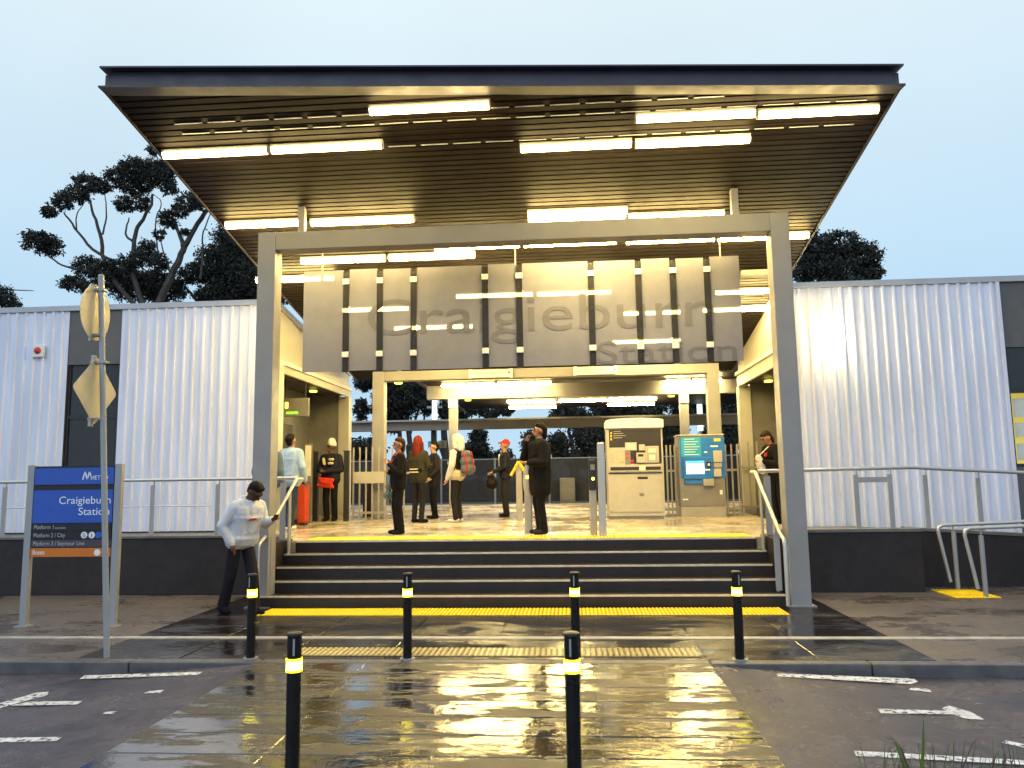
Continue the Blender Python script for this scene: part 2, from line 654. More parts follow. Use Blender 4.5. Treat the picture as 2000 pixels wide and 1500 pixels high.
# kerb: each stone a part, the face dying out where the road ramps up to the crossing
yk0, yk1 = KY, KY + .15
MB().box(-60, 60, KY + .03, KY + .149, -.28, -.012).build('kerb', 'kerb', kind='structure')
kobj = bpy.data.objects['kerb']
kx = [-16, -14.5, -13, -11.5, -10, -8.7, -7.3, -5.9, -4.44, -3.13, -1.7, -.25, 1.25, 2.71, 4.1, 5.6, 7.1, 8.6, 10, 11.5, 13]
for xa, xb in zip(kx, kx[1:]):
    MB().box(xa + .006, xb - .006, yk0, yk1, -.24, .005 + .001 * (int(xa * 7) % 3)).build('kerb_stone', 'kerb', kobj, bevel=.012)
# painted marks on the road
def mark(pts, label):
    b = MB()
    vs = []
    for x, y in pts:
        z = 0.0
        for _ in range(6):
            p = atZ(x, y, z)
            z = road_z(p.x) + .004
        vs.append((p.x, p.y, z))
    b.add(vs, [tuple(range(len(vs)))])
    o = b.build('road_marking', 'road_paint', kind='structure')
    o['label'] = label


mark([(155, 1326), (385, 1318), (397, 1312), (165, 1319)], 'long white painted line beside the left kerb')
mark([(0, 1383), (60, 1366), (92, 1358), (95, 1351), (70, 1353), (0, 1373)], 'slanting white painted bar of the left arrow')
mark([(20, 1378), (150, 1376), (162, 1369), (60, 1370)], 'level white painted bar of the left arrow')
mark([(0, 1450), (110, 1447), (122, 1439), (0, 1441)], 'white painted line low on the left road')
mark([(200, 1394), (222, 1394), (230, 1389), (208, 1390)], 'small worn white dash on the left road')
mark([(280, 1354), (312, 1353), (321, 1347), (290, 1350)], 'small worn white dash left of the crossing')
mark([(1520, 1321), (1780, 1336), (1793, 1331), (1785, 1325), (1515, 1315)], 'long white painted line beside the right kerb')
mark([(1775, 1347), (1820, 1352), (1815, 1345), (1780, 1343)], 'small white dash beneath the right painted line')
mark([(1720, 1393), (1860, 1395), (1885, 1403), (1925, 1406), (1895, 1390), (1850, 1377), (1840, 1384), (1850, 1388), (1714, 1384)], 'white painted arrow with its head to the right')
mark([(1672, 1476), (2010, 1494), (2010, 1485), (1668, 1466)], 'white painted line low on the right road behind the grass')
mark([(1955, 1450), (2010, 1462), (2010, 1455), (1965, 1446)], 'worn white patch at the right edge of the road')

# ---------------------------------------------------------------- concourse floor, walkways, platform
mb = MB()
XA, XB = -5.7, 3.9
mb.hexa([(XA, 12.425, -.3), (XB, 12.425, -.3), (XB, 19.0, -.3), (XA, 19.0, -.3)], [(XA, 12.425, fz(12.425)), (XB, 12.425, fz(12.425)), (XB, 19.0, fz(19)), (XA, 19.0, fz(19))])
mb.hexa([(-4.72, 12.12, -.3), (3.06, 12.12, -.3), (3.06, 12.425, -.3), (-4.72, 12.425, -.3)], [(-4.72, 12.12, fz(12.12)), (3.06, 12.12, fz(12.12)), (3.06, 12.425, fz(12.425)), (-4.72, 12.425, fz(12.425))])
mb.build('station_floor', 'station_floor', kind='structure')
MB().hexa([(-40, 19.002, -.3), (40, 19.002, -.3), (40, 24.6, -.3), (-40, 24.6, -.3)], [(-40, 19.002, fz(19) - .001), (40, 19.002, fz(19) - .001), (40, 24.6, fz(24.6)), (-40, 24.6, fz(24.6))]).build('platform', 'station_floor', kind='structure')
MB().box(-40, -5.703, 12.42, 14.6, -.2, .83).build('walkway_left', 'plinth_cap', kind='structure')
mb = MB()
mb.hexa([(3.903, 12.42, -.2), (4.9, 12.42, -.2), (4.9, 14.6, -.2), (3.903, 14.6, -.2)], [(3.903, 12.42, .83), (4.9, 12.42, .83), (4.9, 14.6, .83), (3.903, 14.6, .83)])
mb.hexa([(4.9, 12.9, -.2), (14, 12.9, -.2), (14, 14.6, -.2), (4.9, 14.6, -.2)], [(4.9, 12.9, .83), (14, 12.9, .28), (14, 14.6, .28), (4.9, 14.6, .83)])
mb.build('walkway_right', 'plinth_cap', kind='structure')
MB().quad((-60, 24.6, .12), (60, 24.6, .12), (60, 32.4, .12), (-60, 32.4, .12)).build('track_bed', 'ballast', kind='structure')
MB().hexa([(-60, 32.4, -.3), (60, 32.4, -.3), (60, 60, -.3), (-60, 60, -.3)], [(-60, 32.4, .70), (60, 32.4, .70), (60, 60, .80), (-60, 60, .80)]).build('embankment', 'far_ground', kind='structure')

# ---------------------------------------------------------------- stairs
st = thing('entrance_stairs', 'dark wet stairs with pale nosings climbing to the station entrance', 'stairs', (-.8, 10.9, 0))
RI = P / 5
for k in range(5):
    z1 = P - k * RI
    y0 = 12.09 - .3 * k
    y1 = 12.118 if k == 0 else y0 + .299
    x0, x1 = (-4.36, 2.72) if k == 0 else (-4.44, 2.80)
    MB().box(x0, x1, y0, y1, -.02, z1 - .003).build('step', 'step', st)
    MB().box(x0 + .01, x1 - .01, y0 - .006, y0 + .028, z1 - .022, z1 + .001).build('nosing', 'nosing', st)
MB().box(-4.72, -4.445, 11.45, 12.2, 0, P + .04).build('cheek_wall', 'step', st, bevel=.01)
MB().box(2.805, 3.06, 11.45, 12.2, 0, P + .04).build('cheek_wall', 'step', st, bevel=.01)

# retaining walls
lw = thing('retaining_wall', 'dark rendered retaining wall under the walkway left of the stairs', 'wall', (-9, 12.2, 0), 'retaining walls')
MB().box(-40, -4.723, 12.2, 12.42, 0, .885).build('wall_face', 'retaining', lw, bevel=.01)
MB().box(-40, -4.723, 12.175, 12.44, .886, .93).build('coping', 'plinth_cap', lw, bevel=.008)
rw = thing('retaining_wall', 'dark rendered retaining wall under the walkway right of the stairs', 'wall', (5, 12.2, 0), 'retaining walls')
b = MB()
b.box(3.063, 5.15, 12.2, 12.42, 0, .885)
b.hexa([(4.9, 12.75, 0), (14, 12.75, 0), (14, 12.95, 0), (4.9, 12.95, 0)], [(4.9, 12.75, .885), (14, 12.75, .31), (14, 12.95, .31), (4.9, 12.95, .885)])
b.box(4.9, 5.15, 12.424, 12.748, 0, .885)
b.build('wall_face', 'retaining', rw)
b = MB()
b.box(3.063, 5.17, 12.175, 12.44, .886, .93)
b.hexa([(5.172, 12.73, .87), (14, 12.73, .312), (14, 12.97, .312), (5.172, 12.97, .87)], [(5.172, 12.73, .913), (14, 12.73, .355), (14, 12.97, .355), (5.172, 12.97, .913)])
b.build('coping', 'plinth_cap', rw)


# ---------------------------------------------------------------- tactile strips
def tactile(label, x0, x1, y0, y1, z, m, pitch=.05, zf=None):
    t = thing('tactile_strip', label, 'tactile paving', ((x0 + x1) / 2, (y0 + y1) / 2, z), 'tactile strips')
    MB().box(x0, x1, y0, y1, z - .01, z + .004).build('backing', m + '_base', t)  # its darker colour stands in for shade between the bars
    n = int((x1 - x0) / pitch)
    me = None
    for i in range(n):
        x = x0 + (i + .5) * (x1 - x0) / n
        if me is None:
            hb = pitch * .31
            b = MB()
            L2 = (y1 - y0) / 2 - .01
            b.hexa([(-hb, -L2, 0), (hb, -L2, 0), (hb, L2, 0), (-hb, L2, 0)], [(-hb * .6, -L2 + .012, .009), (hb * .6, -L2 + .012, .009), (hb * .6, L2 - .012, .009), (-hb * .6, L2 - .012, .009)])
            me = bpy.data.meshes.new('bar')
            me.from_pydata(b.v, [], b.f)
            me.materials.append(MATS[m])
        o = bpy.data.objects.new('bar', me)
        col.objects.link(o)
        o.parent = t
        o.location = (x - t.location.x, 0, .004)
    return t


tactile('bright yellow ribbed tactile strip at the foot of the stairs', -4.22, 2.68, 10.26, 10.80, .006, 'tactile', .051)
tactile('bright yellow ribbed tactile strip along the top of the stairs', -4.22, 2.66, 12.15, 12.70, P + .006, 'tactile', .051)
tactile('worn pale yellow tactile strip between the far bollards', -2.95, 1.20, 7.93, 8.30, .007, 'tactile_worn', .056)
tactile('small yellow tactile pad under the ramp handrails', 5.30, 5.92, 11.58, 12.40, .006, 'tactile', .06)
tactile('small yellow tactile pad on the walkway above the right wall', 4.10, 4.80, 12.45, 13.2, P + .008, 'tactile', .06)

# ---------------------------------------------------------------- portal frames
CT = 5.15


def portal(label, y0, y1, zbase, ztop, xl, xr, w_, bh):
    t = thing('portal_frame', label, 'portal frame', ((xl + xr) / 2, y0, 0), 'portal frames')
    for a, s in ((xl, 1), (xr, -1)):
        # I-section column: two flanges facing front and back, web recessed
        b = MB()
        b.box(a, a + w_, y0, y0 + .028, zbase, ztop)
        b.box(a, a + w_, y1 - .028, y1, zbase, ztop)
        cx = a + w_ / 2
        b.box(cx - .012, cx + .012, y0 + .0285, y1 - .0285, zbase, ztop - .002)
        b.build('column', 'steel_paint', t, bevel=.004)
        MB().box(a - .05, a + w_ + .05, y0 - .05, y1 + .05, zbase - .01, zbase + .02).build('base_plate', 'steel_paint', t)
    b = MB()
    b.box(xl + w_ + .001, xr - .001, y0 + .003, y0 + .028, ztop - bh, ztop)
    b.box(xl + w_ + .001, xr - .001, y1 - .028, y1 - .003, ztop - bh, ztop)
    b.box(xl + w_ + .001, xr - .001, y0 + .0285, y1 - .0285, ztop - bh / 2 - .012, ztop - bh / 2 + .012)
    b.build('beam', 'beam_paint', t, bevel=.004)
    return t


def portal_box(label, y0, y1, zbase, ztop, xl, xr, w_, bh):
    t = thing('portal_frame', label, 'portal frame', ((xl + xr) / 2, y0, 0), 'portal frames')
    for a in (xl, xr):
        MB().box(a, a + w_, y0, y1, zbase, ztop).build('column', 'steel_paint', t, bevel=.008)
        MB().box(a - .05, a + w_ + .05, y0 - .05, y1 + .05, zbase - .01, zbase + .018).build('base_plate', 'steel_paint', t)
    MB().box(xl + w_ + .001, xr - .001, y0 + .004, y1 - .004, ztop - bh, ztop - .002).build('beam', 'beam_paint', t, bevel=.008)
    return t


pf = portal_box('tall grey steel portal frame standing at the foot of the stairs', 10.916, 11.20, 0, 5.46, -4.60, 2.875, .265, .27)
pb = portal_box('lower grey steel portal frame behind the hanging sign', 17.55, 17.85, fz(17.7), 4.27, -4.58, 3.05, .27, .22)

# ---------------------------------------------------------------- entrance canopy
CY0, CZ0, CS = 11.05, 5.86, -.190      # underside plane


def cz(y):
    return CZ0 + CS * (y - CY0)


FL = (-5.40, 8.29)
FR = (3.93, 8.98)
CB = 19.2
cn = thing('entrance_canopy', 'huge dark canopy roof sloping back over the station entrance', 'canopy', (-.7, 11, 5.4))


def front_y(x):
    return FL[1] + (x - FL[0]) / (FR[0] - FL[0]) * (FR[1] - FL[1])


# ribbed soffit, ribs run along the facade
b = MB()
per = .115
prof = []
y = 8.30
while y < CB:
    prof += [(y, 0), (y + .084, 0), (y + .090, .016), (y + .109, .016)]
    y += per
for (ya, ha), (yb_, hb) in zip(prof, prof[1:]):
    # left end follows the skewed front edge where needed
    def clipx(yy):
        if yy >= FR[1]:
            return FR[0]
        return FL[0] + (yy - FL[1]) / (FR[1] - FL[1]) * (FR[0] - FL[0])
    xa, xb = min(clipx(ya), FR[0]), min(clipx(yb_), FR[0])
    xa, xb = max(xa, FL[0] + .01), max(xb, FL[0] + .01)
    b.quad((FL[0], ya, cz(ya) + ha), (FL[0], yb_, cz(yb_) + hb), (xb, yb_, cz(yb_) + hb), (xa, ya, cz(ya) + ha))
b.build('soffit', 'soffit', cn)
th = .20
b = MB()
ctr = [(FL[0], FL[1] + .02), (FR[0], FR[1] + .02), (FR[0], CB), (FL[0], CB)]
b.hexa([(x, y, cz(y) + .05) for x, y in ctr], [(x, y, cz(y) + th) for x, y in ctr])
b.build('roof_sheet', 'fascia', cn)
# front channel: web with two flanges, following the skewed edge
fx = Vector((FR[0] - FL[0], FR[1] - FL[1], cz(FR[1]) - cz(FL[1])))
fdir = fx.normalized()
fn = Vector((fdir.y, -fdir.x, 0)).normalized()      # outwards (towards the viewer)
A = Vector((FL[0], FL[1], cz(FL[1])))
B = Vector((FR[0], FR[1], cz(FR[1])))


def chan(z0, z1, o0, o1, ext=0.0):
    a, c = A - fdir * ext, B + fdir * ext
    q = [a + fn * o1, c + fn * o1, c + fn * o0, a + fn * o0]
    return [(p.x, p.y, p.z + z0) for p in q], [(p.x, p.y, p.z + z1) for p in q]


f_ = MB()
f_.hexa(*chan(.0, .225, -.02, 0, -.06)).build('fascia_web', 'fascia', cn)
MB().hexa(*chan(.226, .246, -.10, .10, .03)).build('top_flange', 'fascia', cn)
MB().hexa(*chan(-.022, -.002, -.10, .11, .03)).build('bottom_flange', 'fascia', cn)
for xx, s in ((FL[0], -1), (FR[0], 1)):
    ya = front_y(xx) + .02
    b = MB()
    x0, x1 = sorted((xx, xx + s * .02))
    b.hexa([(x0, ya, cz(ya) - .03), (x1, ya, cz(ya) - .03), (x1, CB, cz(CB) - .03), (x0, CB, cz(CB) - .03)],
           [(x0, ya, cz(ya) + .2), (x1, ya, cz(ya) + .2), (x1, CB, cz(CB) + .2), (x0, CB, cz(CB) + .2)])
    b.build('side_trim', 'fascia', cn)
# struts from the portal beam up to the roof
for xx in (-3.98, 2.42):
    MB().box(xx - .05, xx + .05, 11.0, 11.10, 5.459, cz(11.1) + .03).build('strut', 'steel_paint', cn, bevel=.004)
for xx in (-3.98, 2.42):
    MB().box(xx - .05, xx + .05, 17.62, 17.72, 4.269, cz(17.72) + .03).build('strut', 'steel_paint', cn, bevel=.004)
# rows of short pale dashes just below the soffit
for yy in (8.95, 9.15, 9.62):
    b = MB()
    xx = -4.9
    while xx < 3.5:
        L_ = .36
        if front_y(xx + L_) + .1 < yy:
            b.box(xx, xx + L_, yy, yy + .018, cz(yy) - .012, cz(yy) - .004)
        xx += .43
    b.build('dash_row', 'coping', cn)

# ---------------------------------------------------------------- fluorescent lights
def lamp(p0, p1, label, group, m='tube_light', wdt=.11, htop=.05):
    d = (p1 - p0)
    t = thing('fluorescent_light', label, 'light', ((p0 + p1) / 2), group)
    dx = d.normalized()
    n = 8
    poly = [(math.cos(math.pi * (1 + i / n)) * wdt / 2, math.sin(math.pi * (1 + i / n)) * .065) for i in range(n + 1)]

    def fn_(u, v, k):
        q = p0 + d * k
        return (q.x, q.y + u, q.z + v)
    MB().prism(poly, fn_, .012, .988).build('tube', m, t, smooth=False)
    MB().prism([(-wdt * .38, .001), (wdt * .38, .001), (wdt * .38, htop), (-wdt * .38, htop)], fn_, 0, 1).build('housing', 'housing', t)
    for k0, k1 in ((0, .011), (.989, 1)):
        MB().prism([(u * 1.03, v * 1.03) for u, v in poly], fn_, k0, k1).build('end_cap', 'housing', t)
    return t


def canopy_lamp(a, b_, label, m='tube_light'):
    dz = .055
    p0, p1 = at_plane(*a, CY0, CZ0 - dz, CS), at_plane(*b_, CY0, CZ0 - dz, CS)
    ym = (p0.y + p1.y) / 2
    p0.y = p1.y = ym
    p0.z = p1.z = cz(ym) - dz
    if m == 'tube_light' and ym < 11.1:
        m = 'tube_front'       # the outer tubes are dimmer
    return lamp(p0, p1, label, 'canopy lights', m)


TUBES = [
    ((720, 213), (958, 205), 'single lit fluorescent tube closest to the canopy fascia, left of centre'),
    ((1241, 228), (1475, 221), 'lit fluorescent tube near the fascia on the right, left of its pair'),
    ((1479, 220), (1715, 213), 'lit fluorescent tube near the fascia at the far right canopy edge'),
    ((318, 301), (525, 292), 'lit fluorescent tube touching the left canopy edge, second row from the front'),
    ((529, 291), (748, 281), 'lit fluorescent tube right of the one touching the left canopy edge, second row'),
    ((1015, 287), (1234, 280), 'lit fluorescent tube right of centre in the second row, left of its pair'),
    ((1240, 279), (1465, 271), 'lit fluorescent tube in the second row on the right, right of its pair'),
    ((440, 438), (588, 434), 'lit fluorescent tube above the left portal column, outside the strut'),
    ((606, 433), (810, 427), 'lit fluorescent tube above the portal beam, just right of the left strut'),
    ((1030, 417), (1226, 410), 'upper of two parallel lit tubes right of centre above the portal beam'),
    ((1032, 431), (1222, 424), 'lower of two parallel lit tubes right of centre above the portal beam'),
    ((1227, 423), (1415, 417), 'lit fluorescent tube above the portal beam, nearest the right strut'),
    ((588, 509), (754, 503), 'lit fluorescent tube just above the hanging sign, far left'),
    ((759, 503), (928, 496), 'lit fluorescent tube just above the hanging sign, second from the left'),
    ((848, 482), (1016, 476), 'lit fluorescent tube under the portal beam at the middle'),
    ((1022, 476), (1205, 469), 'lit fluorescent tube under the portal beam right of the middle rod'),
    ((1222, 469), (1396, 464), 'lit fluorescent tube under the portal beam, second from the right column'),
    ((1400, 464), (1580, 458), 'lit fluorescent tube passing behind the top of the right portal column'),
    ((500, 546), (655, 541), 'lit fluorescent tube left of the hanging sign behind the left column'),
    ((1448, 534), (1530, 531), 'dim tube at the upper right corner of the hanging sign'),
    ((1395, 570), (1530, 565), 'upper lit tube showing right of the hanging sign'),
    ((1370, 605), (1520, 599), 'lower lit tube showing right of the hanging sign'),
    ((890, 577), (1042, 572), 'lit tube behind the middle of the hanging sign, left of its pair'),
    ((1048, 572), (1195, 568), 'lit tube behind the middle of the hanging sign, right of its pair'),
    ((668, 604), (800, 600), 'lit tube behind the left part of the hanging sign'),
    ((770, 640), (925, 634), 'lit tube low behind the left half of the hanging sign'),
    ((1205, 611), (1330, 607), 'lit tube behind the right half of the hanging sign'),
    ((1195, 667), (1330, 662), 'lit tube low behind the right half of the hanging sign'),
]
for a, b_, lb in TUBES:
    canopy_lamp(a, b_, lb, 'tube_off' if lb.startswith('dim') else 'tube_light')

# ---------------------------------------------------------------- hanging name sign
SY = 12.2
sg = thing('station_name_sign', 'wide grey perforated hanging sign reading Craigieburn Station', 'sign', (-.83, SY, 4.35))
strips = [676, 742, 808, 948, 1015, 1156, 1249, 1317, 1384]
sx = [atY(x, 615, SY).x for x in strips]
zt, zb = 5.20, 3.52
edges = [-4.345] + sx + [2.695]
for i in range(len(edges) - 1):
    g0 = .05 if i else 0
    g1 = .05 if i < len(edges) - 2 else 0
    dz = [0, .01, -.005, 0, .012, .006, 0, .01, -.004, .008][i]
    MB().box(edges[i] + g0, edges[i + 1] - g1, SY, SY + .012, zb + dz, zt + dz).build('panel', 'sign_grey', sg)
for i, x in enumerate(sx):
    MB().box(x - .049, x + .049, SY - .022, SY - .010, zb - .015, zt - .03).build('strip', 'sign_strip', sg)
    for zz in (5.0, 3.79):
        MB().box(x - .055, x + .055, SY - .04, SY - .023, zz - .045, zz + .045).build('bracket', 'white_paint', sg, bevel=.004)
for x in (-4.05, -.85, 2.42):
    MB().tube([(x, SY + .04, zt - .2), (x, SY + .04, cz(SY + .04) + .01)], .013, 8).build('hanger_rod', 'steel_paint', sg)
    MB().box(x - .02, x + .02, SY + .0125, SY + .055, zt - .35, zt - .05).build('hanger_clip', 'steel_paint', sg)
p0, p1 = atY(718, 640, SY), atY(1396, 640, SY)
text('Craigieburn', 'lettering', 'sign_letter', sg, (p0.x, SY - .001, atY(1000, 647, SY).z), .62, p1.x - p0.x, depth=.005)
p0, p1 = atY(1168, 705, SY), atY(1440, 705, SY)
text('Station', 'lettering', 'sign_letter', sg, (p0.x, SY - .001, atY(1300, 707, SY).z), .37, p1.x - p0.x, depth=.005)


# ---------------------------------------------------------------- corrugated wings
def corrugated(b, x0, x1, y, z0, z1, per=.19, flat=.118, h=.030, ztops=None):
    xs = []
    x = x0
    while x < x1:
        xs += [(x, 0), (x + flat, 0), (x + flat + .018, h), (x + per - .018, h)]
        x += per
    xs = [(a, q) for a, q in xs if a < x1 - .005] + [(x1, 0)]
    n = len(b.v)
    vs = []
    for a, q in xs:
        vs += [(a, y - q, z0), (a, y - q, z1)]
    b.add(vs, [(2 * i, 2 * i + 2, 2 * i + 3, 2 * i + 1) for i in range(len(xs) - 1)])


WY = 14.5
WT = 5.20
lwg = thing('station_wing', 'long white corrugated metal building wing left of the entrance', 'building', (-10, WY, .83), 'station wings')
b = MB()
corrugated(b, -8.83, XA, WY - .03, .86, WT)
b.build('cladding', 'cladding', lwg)
b = MB()
corrugated(b, -22, -9.92, WY - .03, .86, WT)
b.build('cladding', 'cladding', lwg)
MB().box(-22, XA - .001, WY - .07, WY + .2, WT + .001, WT + .11).build('coping', 'coping', lwg, bevel=.006)
b = MB()
b.box(-22, -9.93, WY, WY + .15, .83, WT - .001)
b.box(-8.82, XA - .03, WY, WY + .15, .83, WT - .001)
b.build('wall_core', 'dark_panel', lwg)
MB().box(-9.919, -8.831, WY - .02, WY + .1, 4.12, WT - .002).build('spandrel', 'dark_panel', lwg)
MB().box(-22, XA - .3, WY + .2, 19.3, WT - .3, WT - .2).build('roof', 'coping', lwg)
# recessed doorway with a dim room behind
b = MB()
b.box(-9.92, -8.83, WY + 1.55, WY + 1.6, .83, 4.2)
b.build('room_wall', 'office_grey', lwg)
MB().box(-9.75, -9.35, WY + 1.48, WY + 1.545, .85, 2.9).build('cupboard', 'sign_back', lwg, label='wooden cupboard front inside the dim doorway')
MB().box(-9.915, -9.87, WY + .02, WY + .09, .85, 4.118).build('door_frame', 'dark_metal', lwg)
MB().box(-8.88, -8.835, WY + .02, WY + .09, .85, 4.118).build('door_frame', 'dark_metal', lwg)
MB().box(-9.868, -8.882, WY + .02, WY + .09, 3.05, 3.12).build('transom', 'dark_metal', lwg)
MB().box(-9.868, -8.882, WY + .05, WY + .058, .86, 3.048).build('pane', 'glass_dark', lwg)
MB().box(-9.868, -8.882, WY + .05, WY + .058, 3.122, 4.117).build('pane', 'glass_dark', lwg)

rwg = thing('station_wing', 'white corrugated metal building wing right of the entrance', 'building', (8, WY, .83), 'station wings')
b = MB()
corrugated(b, XB + .001, 7.76, WY - .03, .60, WT - .02)
b.build('cladding', 'cladding', rwg)
MB().box(XB + .001, 22, WY - .07, WY + .2, WT - .019, WT + .09).build('coping', 'coping', rwg, bevel=.006)
b = MB()
b.box(XB + .03, 7.75, WY, WY + .15, .55, WT - .021)
b.build('wall_core', 'dark_panel', rwg)
MB().box(7.74, 7.80, WY - .075, WY - .001, .55, WT - .021).build('corner_trim', 'cladding', rwg)
b = MB()
b.box(7.80, 12, WY - .02, WY + .12, 3.98, WT - .021)
b.build('spandrel', 'dark_panel', rwg)
MB().box(7.80, 12, WY - .02, WY + .12, .4, 1.82).build('sill_wall', 'dark_panel', rwg)
b = MB()
b.box(7.80, 7.86, WY, WY + .08, 1.821, 3.979)
b.box(7.861, 12, WY, WY + .08, 3.15, 3.24)
b.box(7.861, 12, WY, WY + .08, 1.821, 1.89)
b.build('window_frame', 'dark_metal', rwg)
MB().box(7.861, 12, WY + .03, WY + .036, 3.241, 3.979).build('pane', 'glass_dark', rwg)
MB().box(7.8, 12, WY + 1.2, WY + 1.25, .8, 4.2).build('lit_room_wall', 'lit_room', rwg)
for zz, hh in ((2.72, .34), (2.36, .26), (1.95, .3)):
    MB().box(7.93, 8.35, WY + .09, WY + .095, zz, zz + hh).build('notice', 'notice', rwg)
MB().box(XB + .3, 22, WY + .2, 18.3, WT - .3, WT - .2).build('roof', 'coping', rwg)
# side walls facing the concourse, upper lit panels and deep fascia
LE, RE = 19.5, 18.3


def sidewall(par, X, s, y1, zf):
    """s: +1 the concourse lies to +X"""
    o0, o1 = sorted((X, X - s * .06))
    zt0, zt1 = WT + .05, WT + .05 - .14 * (y1 - WY)
    b = MB()
    b.hexa([(o0, WY + .004, 4.05), (o1, WY + .004, 4.05), (o1, y1, 4.05), (o0, y1, 4.05)], [(o0, WY + .004, zt0 - .1), (o1, WY + .004, zt0 - .1), (o1, y1, zt1 - .1), (o0, y1, zt1 - .1)])
    b.build('upper_panel', 'side_panel', par)
    q0, q1 = sorted((X + s * .05, X - s * .12))
    b = MB()
    b.hexa([(q0, WY + .002, zt0 - .099), (q1, WY + .002, zt0 - .099), (q1, y1, zt1 - .099), (q0, y1, zt1 - .099)], [(q0, WY + .002, zt0 + .02), (q1, WY + .002, zt0 + .02), (q1, y1, zt1 + .02), (q0, y1, zt1 + .02)])
    b.build('raking_coping', 'side_panel', par)
    q0, q1 = sorted((X + s * .09, X - s * .06))
    MB().box(q0, q1, WY + .3, y1 - .02, 4.051, 4.13).build('ledge', 'white_paint', par)
    q0, q1 = sorted((X + s * .04, X - s * .9))
    MB().box(min(X + s * .04, X - s * .02), max(X + s * .04, X - s * .02), WY + .35, y1, zf, 4.049).build('deep_fascia', 'side_panel', par)
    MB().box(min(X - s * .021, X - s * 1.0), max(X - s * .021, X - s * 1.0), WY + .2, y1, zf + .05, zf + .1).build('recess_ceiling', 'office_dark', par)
    # corner pier and far pier
    q0, q1 = sorted((X + s * .045, X - s * .22))
    MB().box(q0, q1, WY + .01, WY + .349, fz(WY), 4.048).build('corner_pier', 'side_panel', par)
    MB().box(q0, q1, y1 - .16, y1 + .1, fz(y1), zf - .001).build('far_pier', 'side_panel', par)
    # recess back and far walls
    q0, q1 = sorted((X - s * 1.0, X - s * 1.05))
    MB().box(q0, q1, WY + .2, y1 + .1, fz(WY), zf + .05).build('recess_wall', 'office_grey', par)
    q0, q1 = sorted((X - s * .221, X - s * .999))
    MB().box(q0, q1, y1 - .1, y1 + .05, fz(y1), zf + .05).build('recess_end_wall', 'office_grey', par)


sidewall(lwg, XA, 1, LE, 3.90)
sidewall(rwg, XB, -1, RE, 3.80)
# the ticket office front inside the left recess
MB().box(-6.69, -6.60, 15.6, 16.5, 1.9, 3.2).build('office_window', 'glass_dark', lwg)
MB().box(-6.69, -6.62, 16.7, 18.0, fz(17), 3.1).build('office_door', 'office_dark', lwg)
MB().box(4.84, 4.89, 15.6, 16.4, 2.1, 3.0).build('notice_board', 'print_white', rwg)
MB().box(4.82, 4.838, 15.7, 16.3, 2.2, 2.9).build('notice_panel', 'mach_blue', rwg)
for (x_, y_) in ((-6.1, 17.9), (4.3, 17.2)):
    MB().tube([(x_, y_, 3.91 if x_ < 0 else 3.81), (x_, y_, (3.91 if x_ < 0 else 3.81) - .04)], .09, 14).build('ceiling_spot', 'led_yellow', lwg if x_ < 0 else rwg)
# hanging passenger display in the left recess
ds = thing('hanging_display', 'dark hanging sign with green lettering in the left ticket recess', 'sign', (-6.0, 16.2, 3.3))
MB().box(-6.25, -5.62, 16.2, 16.28, 3.15, 3.55).build('case', 'office_grey', ds, bevel=.01)
MB().box(-6.1, -5.85, 16.19, 16.199, 3.21, 3.25).build('green_line', 'led_green', ds)
MB().box(-6.24, -6.18, 16.185, 16.199, 3.28, 3.5).build('lit_symbol', 'led_yellow', ds)
MB().box(-6.13, -6.07, 16.185, 16.199, 3.33, 3.46).build('lit_symbol', 'led_yellow', ds)
for x_ in (-6.15, -5.7):
    MB().tube([(x_, 16.24, 3.549), (x_, 16.24, 3.955)], .015, 8).build('hanger', 'dark_metal', ds)

# alarm beacon and wall lamp on the cladding
al = thing('alarm_beacon', 'small white alarm box with red strobe on the left cladding', 'alarm', (-10.49, WY - .06, 4.40))
MB().box(-10.61, -10.37, WY - .12, WY - .061, 4.28, 4.53).build('box', 'white_paint', al, bevel=.012)
MB().ball((-10.49, WY - .125, 4.41), .07, .045, .07).build('strobe', 'red', al, smooth=True)
wl = thing('wall_lamp', 'glaring bulkhead lamp on the right corrugated wall', 'wall lamp', (4.73, WY - .06, 4.21))
MB().box(4.66, 4.80, WY - .15, WY - .061, 4.14, 4.28).build('back_box', 'galv', wl, bevel=.01)
MB().ball((4.73, WY - .20, 4.21), .115, .08, .11).build('diffuser', 'wall_lamp', wl, smooth=True)

# ---------------------------------------------------------------- railings
RLY = 12.31
rl = thing('walkway_railing', 'galvanised two-rail railing along the walkway left of the stairs', 'railing', (-8, RLY, .93), 'walkway railings')
b = MB()
b.tube([(-16, RLY, 1.83), (-4.42, RLY, 1.82)], .028, 10)
b.build('top_rail', 'stainless', rl, smooth=True)
MB().tube([(-16, RLY, 1.40), (-5.85, RLY, 1.395)], .011, 8).build('mid_rail', 'stainless', rl, smooth=True)
for x in (-14.2, -12.0, -9.40, -6.85, -5.75, -4.98):
    MB().box(x - .035, x + .035, RLY - .012, RLY + .012, .93, 1.74).build('post', 'galv', rl, bevel=.003)
    MB().tube([(x + .02, RLY, 1.70), (x + .02, RLY, 1.81)], .012, 8).build('rail_bracket', 'galv', rl)
rr_ = thing('walkway_railing', 'galvanised railing on the right walkway bending down along the ramp', 'railing', (5, RLY, .93), 'walkway railings')
b = MB()
pr = [(2.85, RLY, 1.815), (3.6, RLY, 1.82), (5.15, RLY + .05, 1.84), (5.6, RLY + .4, 1.82), (14, 12.85, 1.29)]
b.tube(pr, .028, 10).build('top_rail', 'stainless', rr_, smooth=True)
